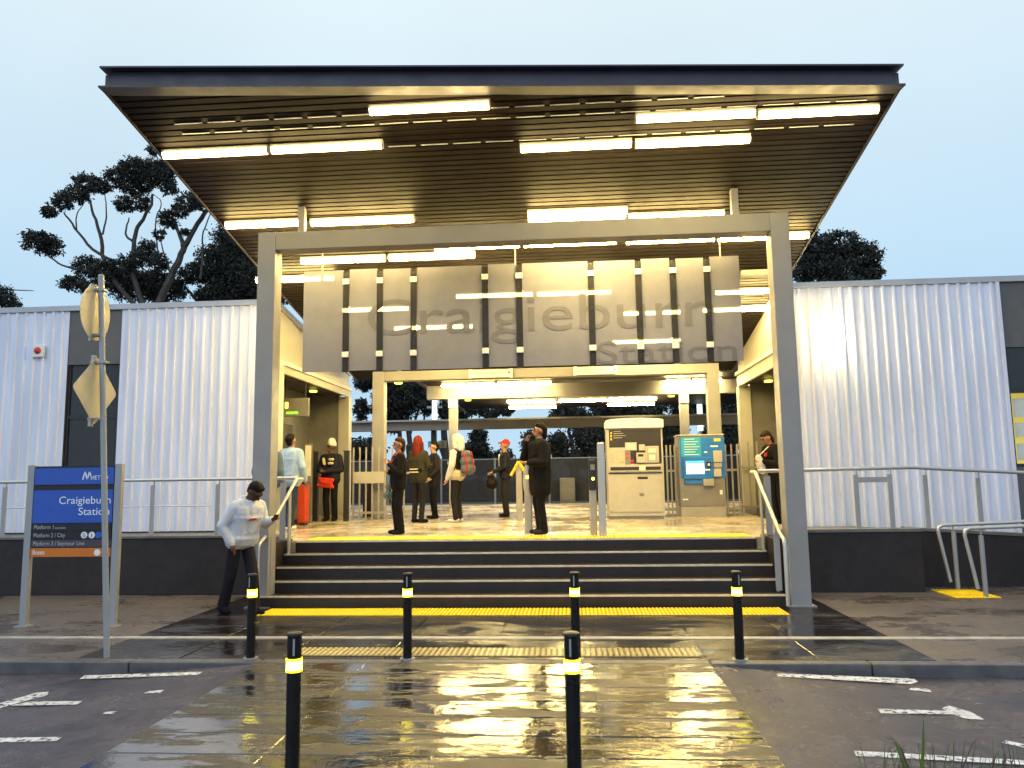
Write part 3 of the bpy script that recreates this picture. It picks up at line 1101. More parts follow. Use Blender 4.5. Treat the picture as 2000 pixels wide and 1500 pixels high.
for x, y_, zb_, zt_ in [(3.35, RLY, .93, 1.74), (4.30, RLY, .93, 1.74), (4.80, RLY, .93, 1.74), (5.55, 12.85, .89, 1.72), (6.35, 12.85, .84, 1.66), (7.6, 12.85, .76, 1.60)]:
    MB().box(x - .035, x + .035, y_ - .012, y_ + .012, zb_ - .02, zt_).build('post', 'galv', rr_, bevel=.003)
    MB().tube([(x + .02, y_, zt_ - .04), (x + .02, y_, zt_ + .09)], .012, 8).build('rail_bracket', 'galv', rr_)
MB().box(4.30 + .036, 4.80 - .036, RLY - .006, RLY + .006, 1.62, 1.70).build('tie_bar', 'galv', rr_)


def stair_rail(X, s, label):
    t = thing('stair_handrail', label, 'handrail', (X, 11, 0), 'stair handrails')
    pts = [(X, 12.40, 1.80), (X, 12.14, 1.80), (X, 10.90, .975), (X, 10.78, .935), (X, 10.70, .90), (X, 10.675, .82), (X, 10.675, .05)]
    MB().tube(pts, .026, 10).build('rail', 'stainless', t, smooth=True)
    for y_, z0, z1 in ((11.86, RI * 4, 1.60), (11.15, RI, 1.13)):
        MB().box(X - .01, X + .01, y_ - .05, y_ + .05, z0, z1).build('post', 'galv', t, bevel=.002)
        MB().tube([(X, y_, z1 - .03), (X, y_ - .02, z1 + .01)], .012, 8).build('bracket', 'galv', t)
    MB().box(X - .045 + s * .09, X + .045 + s * .09, 11.80, 11.82, P + .05, 1.74).build('guard_post', 'galv', t, bevel=.002)
    MB().box(X - .04 - s * .02, X + .04 - s * .02, 11.0, 11.02, .2, .98).build('guard_post', 'galv', t, bevel=.002)
    return t


stair_rail(-4.385, -1, 'steel handrail sloping down the left side of the stairs')
stair_rail(2.765, 1, 'steel handrail sloping down the right side of the stairs')


def ramp_rail(x0, y_, label):
    t = thing('ramp_handrail', label, 'handrail', (x0, y_, 0), 'ramp handrails')
    z1 = .96
    pts = [(x0 - .10, y_, .12), (x0 - .22, y_, .86), (x0 - .21, y_, .93), (x0 - .15, y_, z1), (x0, y_, z1 + .005), (x0 + .8, y_, z1 + .03), (x0 + 6, y_, z1 + .34)]
    MB().tube(pts, .026, 10).build('rail', 'stainless', t, smooth=True)
    for x, zz in ((x0, z1), (x0 + 1.6, z1 + .08), (x0 + 3.2, z1 + .17)):
        MB().tube([(x, y_, 0.0), (x, y_, zz - .10)], .033, 10).build('post', 'galv', t, smooth=True)
        MB().tube([(x, y_, zz - .11), (x, y_, zz)], .012, 8).build('rail_bracket', 'galv', t)
    return t


ramp_rail(5.72, 12.42, 'farther bent steel handrail at the start of the right ramp')
ramp_rail(5.74, 11.66, 'nearer bent steel handrail at the start of the right ramp')

# ---------------------------------------------------------------- bollards
def bollard(label):
    t = thing('bollard', label, 'bollard', (0, 0, 0), 'lit black bollards')
    r = .044
    MB().tube([(0, 0, 0), (0, 0, .60)], r, 20).build('post', 'bollard_black', t, smooth=True)
    MB().tube([(0, 0, .601), (0, 0, .613)], r * 1.14, 20).build('halo_ring', 'bollard_halo', t, smooth=True)  # thin ring added to glow as the band's lower halo
    MB().tube([(0, 0, .613), (0, 0, .667)], r * 1.08, 20).build('light_band', 'bollard_core', t, smooth=True)
    MB().tube([(0, 0, .667), (0, 0, .679)], r * 1.14, 20).build('halo_ring', 'bollard_halo', t, smooth=True)  # thin ring added to glow as the band's upper halo
    MB().tube([(0, 0, .68), (0, 0, .815)], r, 20).build('head', 'bollard_black', t, smooth=True)
    MB().tube([(0, 0, .815), (0, 0, .828), (0, 0, .834)], [r * 1.12, r * 1.12, r * .9], 20).build('cap', 'dark_metal', t, smooth=True)
    b = MB()
    for i in range(3):
        a0 = math.radians(-96 + i * 5)
        a1 = math.radians(-91 + i * 5)
        rr = r + .0012
        b.quad((rr * math.cos(a0), rr * math.sin(a0), .70), (rr * math.cos(a1), rr * math.sin(a1), .70), (rr * math.cos(a1), rr * math.sin(a1), .80), (rr * math.cos(a0), rr * math.sin(a0), .80))
    b.build('label_plate', 'galv', t)
    MB().tube([(0, 0, 0), (0, 0, .012)], .075, 20).build('base_plate', 'galv', t, smooth=True)
    return t


bp_ = None
for x, y_, lb in [(-3.262, 7.82, 'black bollard with glowing yellow band, leftmost of the back row, below the walking person'),
                  (-1.67, 7.82, 'black bollard with glowing yellow band, second from left in the back row'),
                  (-.01, 7.82, 'black bollard with glowing yellow band, back row, behind the near right bollard'),
                  (1.548, 7.82, 'black bollard with glowing yellow band, rightmost of the back row'),
                  (-1.727, 4.80, 'large near black bollard with glowing yellow band, left of the two in front'),
                  (-.033, 4.80, 'large near black bollard with glowing yellow band, right of the two in front')]:
    if bp_ is None:
        bp_ = bollard(lb)
        o = bp_
    else:
        o = copy_tree(bp_)
        o['label'] = lb
    o.location = (x, y_, .004)
    o.rotation_euler = (0, 0, rng.uniform(-.4, .4))

# ---------------------------------------------------------------- station direction sign on the left
DY = 9.55
ds = thing('direction_sign', 'blue station name board on two posts beside the footpath, with platform list', 'sign', (-6.3, DY, 0))
for x in (-6.935, -5.765):
    MB().box(x - .045, x + .045, DY - .03, DY + .04, 0, 2.02).build('post', 'galv', ds, bevel=.006)
    MB().box(x - .08, x + .08, DY - .07, DY + .08, 0, .014).build('base_plate', 'galv', ds)
x0, x1 = -6.885, -5.82
MB().box(x0, x1 + .03, DY - .012, DY + .03, .885, 2.0).build('back_frame', 'black_sign', ds)


def zrow(y):
    return atY(140, y, DY).z


rowsz = [(914, 946, 'blue_sign'), (957, 1021, 'blue_sign'), (1023, 1036.5, 'black_sign'), (1038, 1052, 'black_sign'), (1054, 1068, 'mauve_sign'), (1070, 1087, 'orange_sign')]
for i, (a, b_, m) in enumerate(rowsz):
    MB().box(x0 + .003, x1 - .003, DY - .026, DY - .0125, zrow(b_), zrow(a)).build('sign_panel', m, ds)
FY = DY - .0262


def stext(t, x, yb, h, m, wd=None, al='LEFT', bold=0):
    text(t, 'lettering', m, ds, (x, FY, zrow(yb)), h, wd, al, .002, bold=bold)


sc = DY / F
stext('METRO', -5.90, 937.5, .055, 'print_white', .23, 'RIGHT')
b = MB()      # the M emblem, two slanted strokes
zz0, zz1 = zrow(937.5), zrow(921)
for k in range(4):
    xa = -6.245 + k * .030
    up_ = k % 2 == 0
    xa0, xa1 = (xa, xa + .028) if up_ else (xa + .028, xa)
    b.quad((xa0, FY - .002, zz0), (xa0 + .018, FY - .002, zz0), (xa1 + .018, FY - .002, zz1), (xa1, FY - .002, zz1))
b.build('emblem', 'print_white', ds)
stext('Craigieburn', -5.85, 984, .098, 'print_white', .685, 'RIGHT')
stext('Station', -5.86, 1006, .098, 'print_white', .41, 'RIGHT')
stext('Platform 1', -6.85, 1032.5, .052, 'print_dim', .26)
stext('access', -6.57, 1032.5, .032, 'print_dim', .14)
stext('Platform 2 / City', -6.85, 1048.5, .052, 'print_dim', .42)
stext('Platform 3 / Seymour Line', -6.85, 1064.5, .052, 'print_dim', .68)
stext('Buses', -6.85, 1082, .058, 'print_white', .155)
for px, py, m in ((164.5, 1045, 'print_white'), (179.5, 1045, 'print_white'), (192.5, 1045, 'blue_sign'), (190, 1079, 'print_white')):
    c = atY(px, py, FY)
    MB().tube([(c.x, FY - .001, c.z), (c.x, FY - .004, c.z)], .042, 20).build('symbol_disc', m, ds)
text('S', 'lettering', 'print_dark', ds, (atY(164.5, 1045, FY).x - .02, FY - .0045, zrow(1049)), .05, .04, depth=.001)
text('i', 'lettering', 'print_dark', ds, (atY(179.5, 1045, FY).x - .008, FY - .0045, zrow(1049)), .05, .014, depth=.001)
for py, dx, dz in ((1029.5, -.03, 0), (1045, .02, .02), (1060.5, -.02, .02), (1079, .03, 0)):
    c = atY(207, py, FY)
    e = Vector((c.x + dx, FY - .002, c.z + dz))
    s_ = Vector((c.x - dx, FY - .002, c.z - dz))
    d = (e - s_).normalized()
    n_ = Vector((-d.z, 0, d.x))
    b = MB()
    b.quad(s_ - n_ * .004, s_ + n_ * .004, e + n_ * .004, e - n_ * .004)
    b.add([e + d * .008, e - d * .022 + n_ * .022, e - d * .012, e - d * .022 - n_ * .022], [(0, 1, 2, 3)])
    b.build('arrow', 'print_white', ds)

# ---------------------------------------------------------------- traffic signs seen from behind
TY = 7.86
tp = atZ(200, 1288, 0)
tr_ = thing('traffic_sign', 'grey pole with a round and a diamond sign seen from behind', 'traffic sign', (tp.x, TY, 0))
top = atY(197.5, 540, TY)
ppx = [(tp.x, TY, 0), (top.x, TY, top.z)]
MB().tube(ppx, .030, 14).build('pole', 'galv', tr_, smooth=True)
MB().tube([ppx[1], (top.x, TY, top.z + .02)], [.033, .025], 14).build('pole_cap', 'galv', tr_, smooth=True)
c1 = atY(188, 611, TY)
c1.x -= .012
th_ = math.radians(91)     # the plates are turned away from the viewer
dirp = Vector((math.cos(th_), math.sin(th_), 0))
nrm = Vector((math.sin(th_), -math.cos(th_), 0))


def plate(c, poly, m, name):
    b = MB()

    def fn_(u, v, d):
        q = c + dirp * u + Vector((0, 0, v)) + nrm * d
        return (q.x, q.y, q.z)
    b.prism(poly, fn_, 0, .006)
    return b.build(name, m, tr_)


R1 = .30
plate(c1, [(R1 * .9 * math.cos(2 * math.pi * i / 32), R1 * 1.0 * math.sin(2 * math.pi * i / 32)) for i in range(32)], 'sign_back', 'round_plate')
c2 = atY(188, 763, TY)
c2.x -= .012
dm = []
for sx_, sz_ in ((0, -1), (1, 0), (0, 1), (-1, 0)):
    dm.append((sx_ * .40, sz_ * .37))
dm2 = []
for i in range(4):
    a = Vector(dm[i] + (0,))
    p_ = Vector(dm[i - 1] + (0,))
    n_ = Vector(dm[(i + 1) % 4] + (0,))
    for k in (.08, .02):
        pass
    dm2 += [tuple((a + (p_ - a) * .07)[:2]), tuple((a + (p_ - a) * .02 + (n_ - a) * .02)[:2]), tuple((a + (n_ - a) * .07)[:2])]
plate(c2, dm2, 'sign_back', 'diamond_plate')
for c, h in ((c1, .31), (c2, .38)):
    b = MB()
    b.box(c.x - .045, c.x - .012, TY - .03, TY + .015, c.z - h, c.z + h)
    b.build('channel', 'brass_steel', tr_)
    for dz in (-.8, .8):
        b = MB()
        xc = tp.x + (top.x - tp.x) * (c.z / top.z)
        b.box(c.x - .05, xc + .036, TY - .036, TY + .036, c.z + dz * h - .012, c.z + dz * h + .012)
        b.build('clamp', 'galv', tr_)

# ---------------------------------------------------------------- compulsory direction boxes on the rear portal
for (xa, ya, xb, yb_, lb) in ((915, 721, 1001, 738, 'left of two small lit white notice boxes on the rear portal beam'), (1120, 715, 1207, 732, 'right of two small lit white notice boxes on the rear portal beam')):
    a, c = atY(xa, yb_, 17.46), atY(xb, ya, 17.46)
    t = thing('notice_box', lb, 'sign', ((a.x + c.x) / 2, 17.45, a.z), 'notice boxes')
    MB().box(a.x, c.x, 17.46, 17.54, a.z, c.z).build('case', 'lit_sign', t, bevel=.01)
    text('Compulsory Ticket Area', 'lettering', 'print_dark', t, (a.x + .06, 17.458, a.z + .075), .075, (c.x - a.x) * .74, depth=.002)
    MB().add([(c.x - .12, 17.457, a.z + .08), (c.x - .04, 17.457, a.z + .08), (c.x - .08, 17.457, a.z + .15)], [(0, 1, 2)]).build('arrow', 'print_dark', t)
    for x in (a.x + .04, c.x - .04):
        MB().box(x - .04, x + .04, 17.47, 17.545, a.z - .02, c.z + .02).build('mount', 'housing', t)

# ---------------------------------------------------------------- ticket machines
MY = 16.55
mz = fz(MY)
t = thing('ticket_machine', 'large cream ticket machine with dark control panel and arched white header', 'ticket machine', (1.3, MY, mz), 'ticket machines')
a0, a1 = atY(1186, 900, MY).x, atY(1296, 900, MY).x
ztop_ = atY(1240, 836, MY).z


def mp_(px, py):
    return atY(px, py, MY)


MB().box(a0, a1, MY, MY + .75, mz + .06, ztop_).build('cabinet', 'mach_body', t, bevel=.012)
MB().box(a0 + .03, a1 - .03, MY + .03, MY + .7, mz - .01, mz + .059).build('plinth', 'mach_grey', t)
b = MB()
n = 14
w2 = (a1 - a0) / 2 + .02
hz = mp_(1240, 815).z - ztop_
poly = [(-w2, 0), (w2, 0)] + [(w2 * math.cos(math.pi * i / n) * (1 if 0 < i < n else 1), hz * .68 + hz * .24 * math.sin(math.pi * i / n)) for i in range(n + 1)]
b.prism(poly, lambda u, v, d: ((a0 + a1) / 2 + u, MY - .06 + d, ztop_ + .001 + v), 0, .7)
b.build('header', 'white_paint', t, bevel=.006)
b = MB()
c = mp_(1240, 822)
b.tube([(c.x - .06, MY - .061, c.z + .02), (c.x - .03, MY - .064, c.z - .015), (c.x + .1, MY - .061, c.z + .015)], .006, 6)
b.build('emblem', 'red', t)


def mrect(par, name, m, xa, ya, xb, yb_, Yp, d0, d1, bev=0):
    p_, q_ = atY(xa, yb_, Yp), atY(xb, ya, Yp)
    return MB().box(p_.x, q_.x, Yp - d1, Yp - d0, p_.z, q_.z).build(name, m, par, bevel=bev)


mrect(t, 'control_panel', 'mach_dark', 1191, 838, 1290, 906, MY, .001, .012)
mrect(t, 'keypad_panel', 'mach_body', 1191, 874, 1221, 909, MY, .0125, .02)
for r_ in range(4):
    for c_ in range(3):
        xx, yy = 1193.5 + c_ * 9.5, 881 + r_ * 6.5
        mrect(t, 'key', 'print_dim' if (r_ + c_) % 4 else 'yellow_plastic', xx, yy, xx + 6, yy + 3.2, MY, .0205, .025)
mrect(t, 'button_panel', 'mach_grey', 1221, 880, 1231, 909, MY, .0125, .022)
mrect(t, 'button', 'orange_red', 1223, 884, 1228, 888, MY, .0225, .03)
mrect(t, 'button', 'orange_red', 1223, 892, 1228, 896, MY, .0225, .03)
mrect(t, 'display_frame', 'mach_body', 1221, 864, 1243, 880, MY, .0125, .035, .004)
mrect(t, 'display', 'notice', 1225, 867, 1240, 877, MY, .0355, .037)
mrect(t, 'coin_slot', 'mach_body', 1248, 868, 1259, 880, MY, .0125, .03, .004)
mrect(t, 'red_button', 'red', 1232, 898, 1238, 903, MY, .0125, .03)
mrect(t, 'card_unit', 'mach_body', 1243, 884, 1260, 904, MY, .0125, .05, .006)
mrect(t, 'card_mouth', 'mach_dark', 1246, 887, 1256, 892, MY, .0505, .052)
mrect(t, 'note_frame', 'mach_body', 1261, 871, 1286, 904, MY, .0125, .04, .006)
mrect(t, 'note_mouth', 'brass_steel', 1264, 874, 1283, 901, MY, .0405, .043)
mrect(t, 'note_label', 'notice', 1266, 876, 1281, 884, MY, .0435, .045)
mrect(t, 'note_label', 'notice', 1268, 888, 1279, 899, MY, .0435, .045)
mrect(t, 'ledge', 'mach_body', 1189, 906.5, 1292, 922, MY, .001, .06, .006)
mrect(t, 'tray', 'mach_dark', 1192, 911, 1290, 919, MY, .0605, .065)
mrect(t, 'tray_flap', 'notice', 1248, 910, 1260, 919, MY, .0655, .07)
mrect(t, 'shadow_gap', 'mach_dark', 1188, 922.5, 1293, 926, MY, .001, .004)
mrect(t, 'door', 'mach_body', 1191, 927, 1241, 1000, MY, .001, .02, .004)
mrect(t, 'door', 'mach_body', 1242.5, 927, 1292, 1000, MY, .001, .02, .004)
mrect(t, 'handle', 'mach_dark', 1245, 931, 1265, 936, MY, .0205, .024)
mrect(t, 'lock', 'mach_grey', 1249, 963, 1258, 969, MY, .0205, .026)
for i in range(3):
    mrect(t, 'price_tag', 'yellow_plastic', 1192.3, 844 + i * 6, 1195, 848 + i * 6, MY, .0125, .014)
for i in range(4):
    mrect(t, 'print_line', 'print_dim', 1198, 842 + i * 4.2, 1212 + (i * 5) % 12, 843.3 + i * 4.2, MY, .0125, .0135)

M2 = 17.05
mz2 = fz(M2)
t = thing('ticket_machine', 'shorter blue and grey ticket machine with glowing screen', 'ticket machine', (2.8, M2, mz2), 'ticket machines')
a0, a1 = atY(1326, 900, M2).x, atY(1415, 900, M2).x
zt2 = atY(1370, 851, M2).z
MB().box(a0, a1, M2, M2 + .6, mz2 + .22, zt2).build('cabinet', 'mach_grey', t, bevel=.015)
MB().box(a0 + .01, a1 - .01, M2 + .01, M2 + .58, mz2 - .01, mz2 + .219).build('plinth', 'brass_steel', t)
MB().box(a0 - .02, a1 + .01, M2 - .02, M2 + .6, zt2 + .001, zt2 + .03).build('top_cap', 'mach_body', t, bevel=.006)
mrect(t, 'front_panel', 'mach_blue', 1330, 853, 1414, 934, M2, .001, .014, .003)
mrect(t, 'info_panel', 'mach_cyan', 1331, 854, 1368, 892, M2, .0145, .017)
for i in range(7):
    mrect(t, 'print_line', 'print_white', 1336, 857 + i * 5, 1356 + (i * 7) % 11, 858.6 + i * 5, M2, .0175, .0185)
mrect(t, 'screen_surround', 'mach_blue', 1336, 893, 1391, 936, M2, .0145, .06, .006)
mrect(t, 'screen', 'screen', 1340, 901, 1374, 926, M2, .0605, .063)
mrect(t, 'screen_banner', 'screen_cyan', 1340, 900, 1374, 905.5, M2, .0635, .065)
mrect(t, 'card_reader', 'dark_metal', 1379, 902, 1387, 913, M2, .0605, .085, .004)
mrect(t, 'reader_window', 'notice', 1381, 905, 1385, 910, M2, .0855, .087)
mrect(t, 'note_unit', 'mach_body', 1393, 880, 1409, 903, M2, .0145, .07, .008)
mrect(t, 'slot_unit', 'brass_steel', 1394, 904, 1409, 913, M2, .0145, .05)
mrect(t, 'coin_unit', 'mach_body', 1394, 915, 1408, 931, M2, .0145, .05, .006)
mrect(t, 'emblem_disc', 'yellow_plastic', 1394, 856, 1407, 862, M2, .0145, .018)
mrect(t, 'print_line', 'print_white', 1387, 870, 1402, 873, M2, .0145, .0165)
mrect(t, 'print_line', 'print_white', 1375, 882, 1381, 884, M2, .0145, .0165)
mrect(t, 'print_line', 'print_white', 1376, 916, 1386, 919, M2, .0605, .062)
mrect(t, 'tray', 'yellow_plastic' if False else 'brass_steel', 1373, 935, 1393, 949, M2, .001, .1, .01)
mrect(t, 'tray_shade', 'mach_blue', 1337, 937, 1374, 945, M2, .0145, .04)
mrect(t, 'lock', 'white_paint', 1406, 957, 1411, 966, M2, .001, .02, .004)
mrect(t, 'plate', 'print_white', 1334, 974, 1344, 977, M2, .001, .005)

# ---------------------------------------------------------------- validators and gate posts
def gate_post(px, py_base, py_top, w_, m, label, name='gate_post', cat='post'):
    g = floor_at(px, py_base)
    zt_ = atY(px, py_top, g.y).z
    t = thing(name, label, cat, (g.x, g.y, g.z))
    MB().box(g.x - w_ / 2, g.x + w_ / 2, g.y - .05, g.y + .09, g.z, zt_).build('post', m, t, bevel=.02)
    MB().box(g.x - w_ / 2 - .03, g.x + w_ / 2 + .03, g.y - .08, g.y + .12, g.z - .005, g.z + .012).build('base_plate', 'brass_steel', t)
    return t, g, zt_


t, g, z_ = gate_post(1015, 1016, 905, .13, 'brass_steel', 'steel gate post topped with yellow sloping arms')
for s_ in (-1, 1):
    b = MB()
    b.tube([(g.x, g.y - .06, z_ + .04), (g.x + s_ * .17, g.y - .06, z_ - .26)], .032, 8)
    b.build('arm', 'yellow_plastic', t, smooth=True)
t, g, z_ = gate_post(1033, 1041, 962, .13, 'brass_steel', 'pale rounded ticket validator beside the man in black', 'ticket_validator', 'validator')
b = MB()
b.ball((g.x, g.y - .02, z_ + .20), .085, .07, .30, 14, 10)
b.build('head', 'mach_body', t, smooth=True)
MB().ball((g.x - .005, g.y - .085, z_ + .26), .03, .012, .03).build('reader', 'led_yellow', t, smooth=True)
t, g, z_ = gate_post(1160, 1046, 955, .115, 'brass_steel', 'dark headed ticket validator with yellow button left of the tall post', 'ticket_validator', 'validator')
MB().box(g.x - .06, g.x + .06, g.y - .07, g.y + .07, z_ - .02, atY(1160, 897, g.y).z).build('head', 'dark_metal', t, bevel=.02)
c = atY(1158, 935, g.y)
MB().tube([(c.x, g.y - .071, c.z), (c.x, g.y - .082, c.z)], .026, 14).build('button', 'led_yellow', t)
c = atY(1157, 912, g.y)
MB().box(c.x - .035, c.x + .035, g.y - .076, g.y - .071, c.z - .05, c.z + .04).build('display', 'mach_grey', t)
gate_post(1178, 1048, 864, .115, 'stainless', 'tall plain stainless post left of the cream ticket machine')


# ---------------------------------------------------------------- steel picket fences on the concourse
def picket_fence(label, x0, x1, Y, h, sp, panel=None, rails=(.08, .62)):
    z = fz(Y)
    t = thing('picket_fence', label, 'fence', ((x0 + x1) / 2, Y, z), 'picket fences')
    n = max(1, round((x1 - x0) / sp))
    for i in range(n + 1):
        x = x0 + (x1 - x0) * i / n
        MB().box(x - .018, x + .018, Y - .01, Y + .01, z, z + h).build('picket', 'brass_steel', t)
    for rz in rails:
        MB().box(x0, x1, Y + .0105, Y + .045, z + h * rz, z + h * rz + .05).build('rail', 'brass_steel', t)
    if panel:
        MB().box(x0 + panel[0], x1 - .02, Y - .03, Y - .0105, z + h * panel[1], z + h * panel[2]).build('sheet_panel', 'mach_body', t)
    return t


def X_at(px, Y):
    return atY(px, 950, Y).x


picket_fence('short steel picket fence between the two ticket machines', X_at(1304, 17.4), X_at(1320, 17.4), 17.4, 1.55, .09)
picket_fence('steel picket fence right of the blue ticket machine', X_at(1420, 17.4), X_at(1443, 17.4), 17.4, 1.55, .11)
picket_fence('brown steel picket screen against the right recess wall', X_at(1448, 18.0), X_at(1482, 18.0), 18.0, 1.62, .17)
picket_fence('steel picket gate with a broad sheet panel left of the rear portal column', X_at(690, 17.35), X_at(752, 17.35), 17.35, 1.62, .145, (.0, .50, .66))
picket_fence('picket fence behind the waiting people right of the rear portal column', X_at(766, 18.0), X_at(812, 18.0), 18.0, 1.62, .26)
for px, lb in ((616, 'dark square post left of the person in the white hat'), (676, 'dark square post right of the person in the white hat')):
    g = floor_at(px, 1018)
    t = thing('gate_post', lb, 'post', (g.x, g.y, g.z), 'dark gate posts')
    MB().box(g.x - .055, g.x + .055, g.y - .05, g.y + .05, g.z, g.z + 1.52).build('post', 'dark_metal', t, bevel=.008)
    MB().box(g.x - .065, g.x + .065, g.y - .06, g.y + .06, g.z + 1.521, g.z + 1.54).build('cap', 'dark_metal', t)
# notice on the left, red bin, red seat far behind the gate
t = thing('notice_board', 'tall cream notice board in the left recess', 'notice board', (-5.95, 16.2, fz(16.2)))
a, c = atY(595, 930, 16.4), atY(609, 870, 16.4)
MB().box(a.x, c.x, 16.4, 16.45, fz(16.4), c.z + .04).build('stand', 'office_grey', t)
MB().box(a.x + .01, c.x - .01, 16.38, 16.399, a.z, c.z).build('sheet', 'notice', t)
t = thing('litter_bin', 'bright orange red bin beside the person in the pale jacket', 'bin', (-5.45, 15.7, fz(15.7)))
a, c = atY(580, 1015, 15.7), atY(597, 945, 15.7)
MB().box(a.x, c.x, 15.7, 15.95, fz(15.7) + .05, c.z).build('body', 'orange_red', t, bevel=.02)
MB().box(a.x - .01, c.x + .01, 15.69, 15.96, c.z + .001, c.z + .04).build('lid', 'dark_metal', t, bevel=.01)
MB().box(a.x + .02, c.x - .02, 15.72, 15.93, fz(15.7) - .005, fz(15.7) + .049).build('foot', 'dark_metal', t)
t = thing('litter_bin', 'dark bin with a red rim behind the sheet panel gate', 'bin', (-4.2, 19, fz(19)))
a, c = atY(708, 1005, 18.6), atY(727, 936, 18.6)
MB().box(a.x, c.x, 18.6, 18.85, fz(18.6), c.z - .05).build('body', 'dark_metal', t, bevel=.02)
MB().box(a.x - .01, c.x + .01, 18.59, 18.86, c.z - .049, c.z).build('rim', 'red', t, bevel=.01)

# ---------------------------------------------------------------- platform canopy behind
pc = thing('platform_canopy', 'low brown platform canopy with lit tubes beyond the rear portal', 'canopy', (0, 23, 4.3))
PY = 22.4
pz = fz(PY)
xa_, xb_ = -4.2, 6.5
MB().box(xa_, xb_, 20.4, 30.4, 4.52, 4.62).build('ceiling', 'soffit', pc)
MB().box(xa_ - .02, xb_, PY, PY + .26, 4.10, 4.50).build('beam', 'beam_paint', pc, bevel=.006)
MB().box(xa_ - .1, xb_, 20.3, 20.399, 4.46, 4.70).build('edge_trim', 'fascia', pc)
MB().box(xa_ - .12, xa_ - .021, 20.3, 30.4, 4.46, 4.70).build('edge_trim', 'fascia', pc)
for px in (885, 1343.5):
    x = X_at(px, PY)
    MB().box(x - .12, x + .12, PY + .01, PY + .25, pz, 4.098).build('column', 'steel_paint', pc, bevel=.006)
    pl_ = MB().box(x - .13, x + .13, PY - .012, PY - .001, 3.84, 4.09).build('number_plate', 'notice', pc)
    text('2', 'numeral', 'print_dark', pl_, (x, PY - .0125, 3.88), .17, None, 'CENTER', depth=.002)
    MB().box(x - .16, x + .16, PY - .03, PY + .29, pz + 1.25, pz + 1.33).build('collar', 'mach_body', pc)
FB = 27.0
fb = thing('far_shelter_beam', 'long pale beam of the far shelter crossing behind the waiting people', 'shelter', (-1, FB, 3.7))
MB().box(-14, 12, FB, FB + .25, 3.50, 3.80).build('beam', 'beam_paint', fb, bevel=.01)
MB().hexa([(-14, FB - .2, 3.802), (12, FB - .2, 3.802), (12, FB + 2.2, 3.802), (-14, FB + 2.2, 3.802)], [(-14, FB - .2, 3.86), (12, FB - .2, 3.86), (12, FB + 2.2, 3.98), (-14, FB + 2.2, 3.98)]).build('roof_sheet', 'coping', fb)
for x in (-10.5, -4.9, 5.9, 10.5):
    MB().box(x - .09, x + .09, FB + .26, FB + .44, .15, 3.80).build('column', 'dark_metal', fb)


def rear_lamp(a, b_, z, label, m='tube_far'):
    p0, p1 = atZ(*a, z), atZ(*b_, z)
    ym = (p0.y + p1.y) / 2
    p0.y = p1.y = ym
    return lamp(p0, p1, label, 'platform canopy lights', m, .12, .22 if z < 4.35 else .06)


for a, b_, z, lb in [((862, 752), (968, 750), 4.44, 'lit tube directly beneath the rear portal beam, left of its pair'),
                     ((971, 750), (1077, 746), 4.44, 'lit tube directly beneath the rear portal beam, right of its pair'),
                     ((990, 784), (1085, 781), 4.44, 'upper of two stacked lit tubes on the platform canopy, left pair'),
                     ((995, 796), (1087, 792), 4.44, 'lower of two stacked lit tubes on the platform canopy, left pair'),
                     ((1090, 783), (1186, 779), 4.44, 'lit platform canopy tube between the two stacked pairs'),
                     ((1188, 780), (1284, 776), 4.44, 'upper of two stacked lit tubes on the platform canopy, right pair'),
                     ((1186, 790), (1279, 787), 4.44, 'lower of two stacked lit tubes on the platform canopy, right pair'),
                     ((1299, 745), (1349, 743), 4.44, 'short lit tube left of the right rear column'),
                     ((1352, 743), (1410, 741), 4.44, 'lit tube passing behind the right rear column')]:
    rear_lamp(a, b_, z, lb)
for px, py, lb in ((778, 750, 'small round ceiling spot at the left of the rear portal'), (914, 783, 'small round ceiling spot right of the left number two column'), (1311, 775, 'small round ceiling spot left of the right number two column')):
    p_ = atZ(px, py, 4.40)
    t = thing('ceiling_spot', lb, 'light', p_, 'ceiling spots')
    MB().tube([(p_.x, p_.y, 4.40), (p_.x, p_.y, 4.44)], [.09, .12], 14).build('lens', 'led_yellow', t)
    MB().tube([(p_.x, p_.y, 4.441), (p_.x, p_.y, 4.519)], .05, 10).build('stem', 'housing', t)

# far mesh fence beyond the tracks
ff = thing('mesh_fence', 'long dark mesh fence with pale posts beyond the tracks', 'fence', (-1, 33, .7))
for i in range(22):
    x = -24 + i * 2.3
    MB().tube([(x, 33, .69), (x, 33, 2.66)], .04, 8).build('post', 'fence_post', ff)
    MB().box(x + .05, x + 2.25, 33.0, 33.012, .80, 2.58).build('mesh_panel', 'mesh_fence', ff)
    MB().tube([(x + .041, 33, 2.60), (x + 2.259, 33, 2.60)], .022, 6).build('top_rail', 'fence_post', ff)
# far white lamp masts and platform sign
for px, yb_, yt_, Y, lb in ((849, 872, 772, 30.5, 'white lit lamp mast beyond the platform on the left'), (1369, 858, 786, 30.5, 'white lamp mast seen between the rear right columns')):
    a, c = atY(px, yb_, Y), atY(px, yt_, Y)
    t = thing('lamp_mast', lb, 'lamp post', (a.x, Y, .2), 'lamp masts')
    MB().tube([(a.x, Y, .12), (a.x, Y, c.z - 1.1)], .06, 10).build('mast', 'fence_post', t)
    MB().tube([(a.x, Y, c.z - 1.099), (a.x, Y, c.z)], .10, 12).build('lit_head', 'mast_white', t)
    MB().box(a.x - .3, a.x + .3, Y - .05, Y + .05, c.z - .52, c.z - .44).build('cross_arm', 'fence_post', t)
t = thing('platform_number_sign', 'small blue platform sign with a white number one panel', 'sign', (-5.5, 29.5, 2.5))
a, c = atY(836, 874, 29.5), atY(872, 861, 29.5)
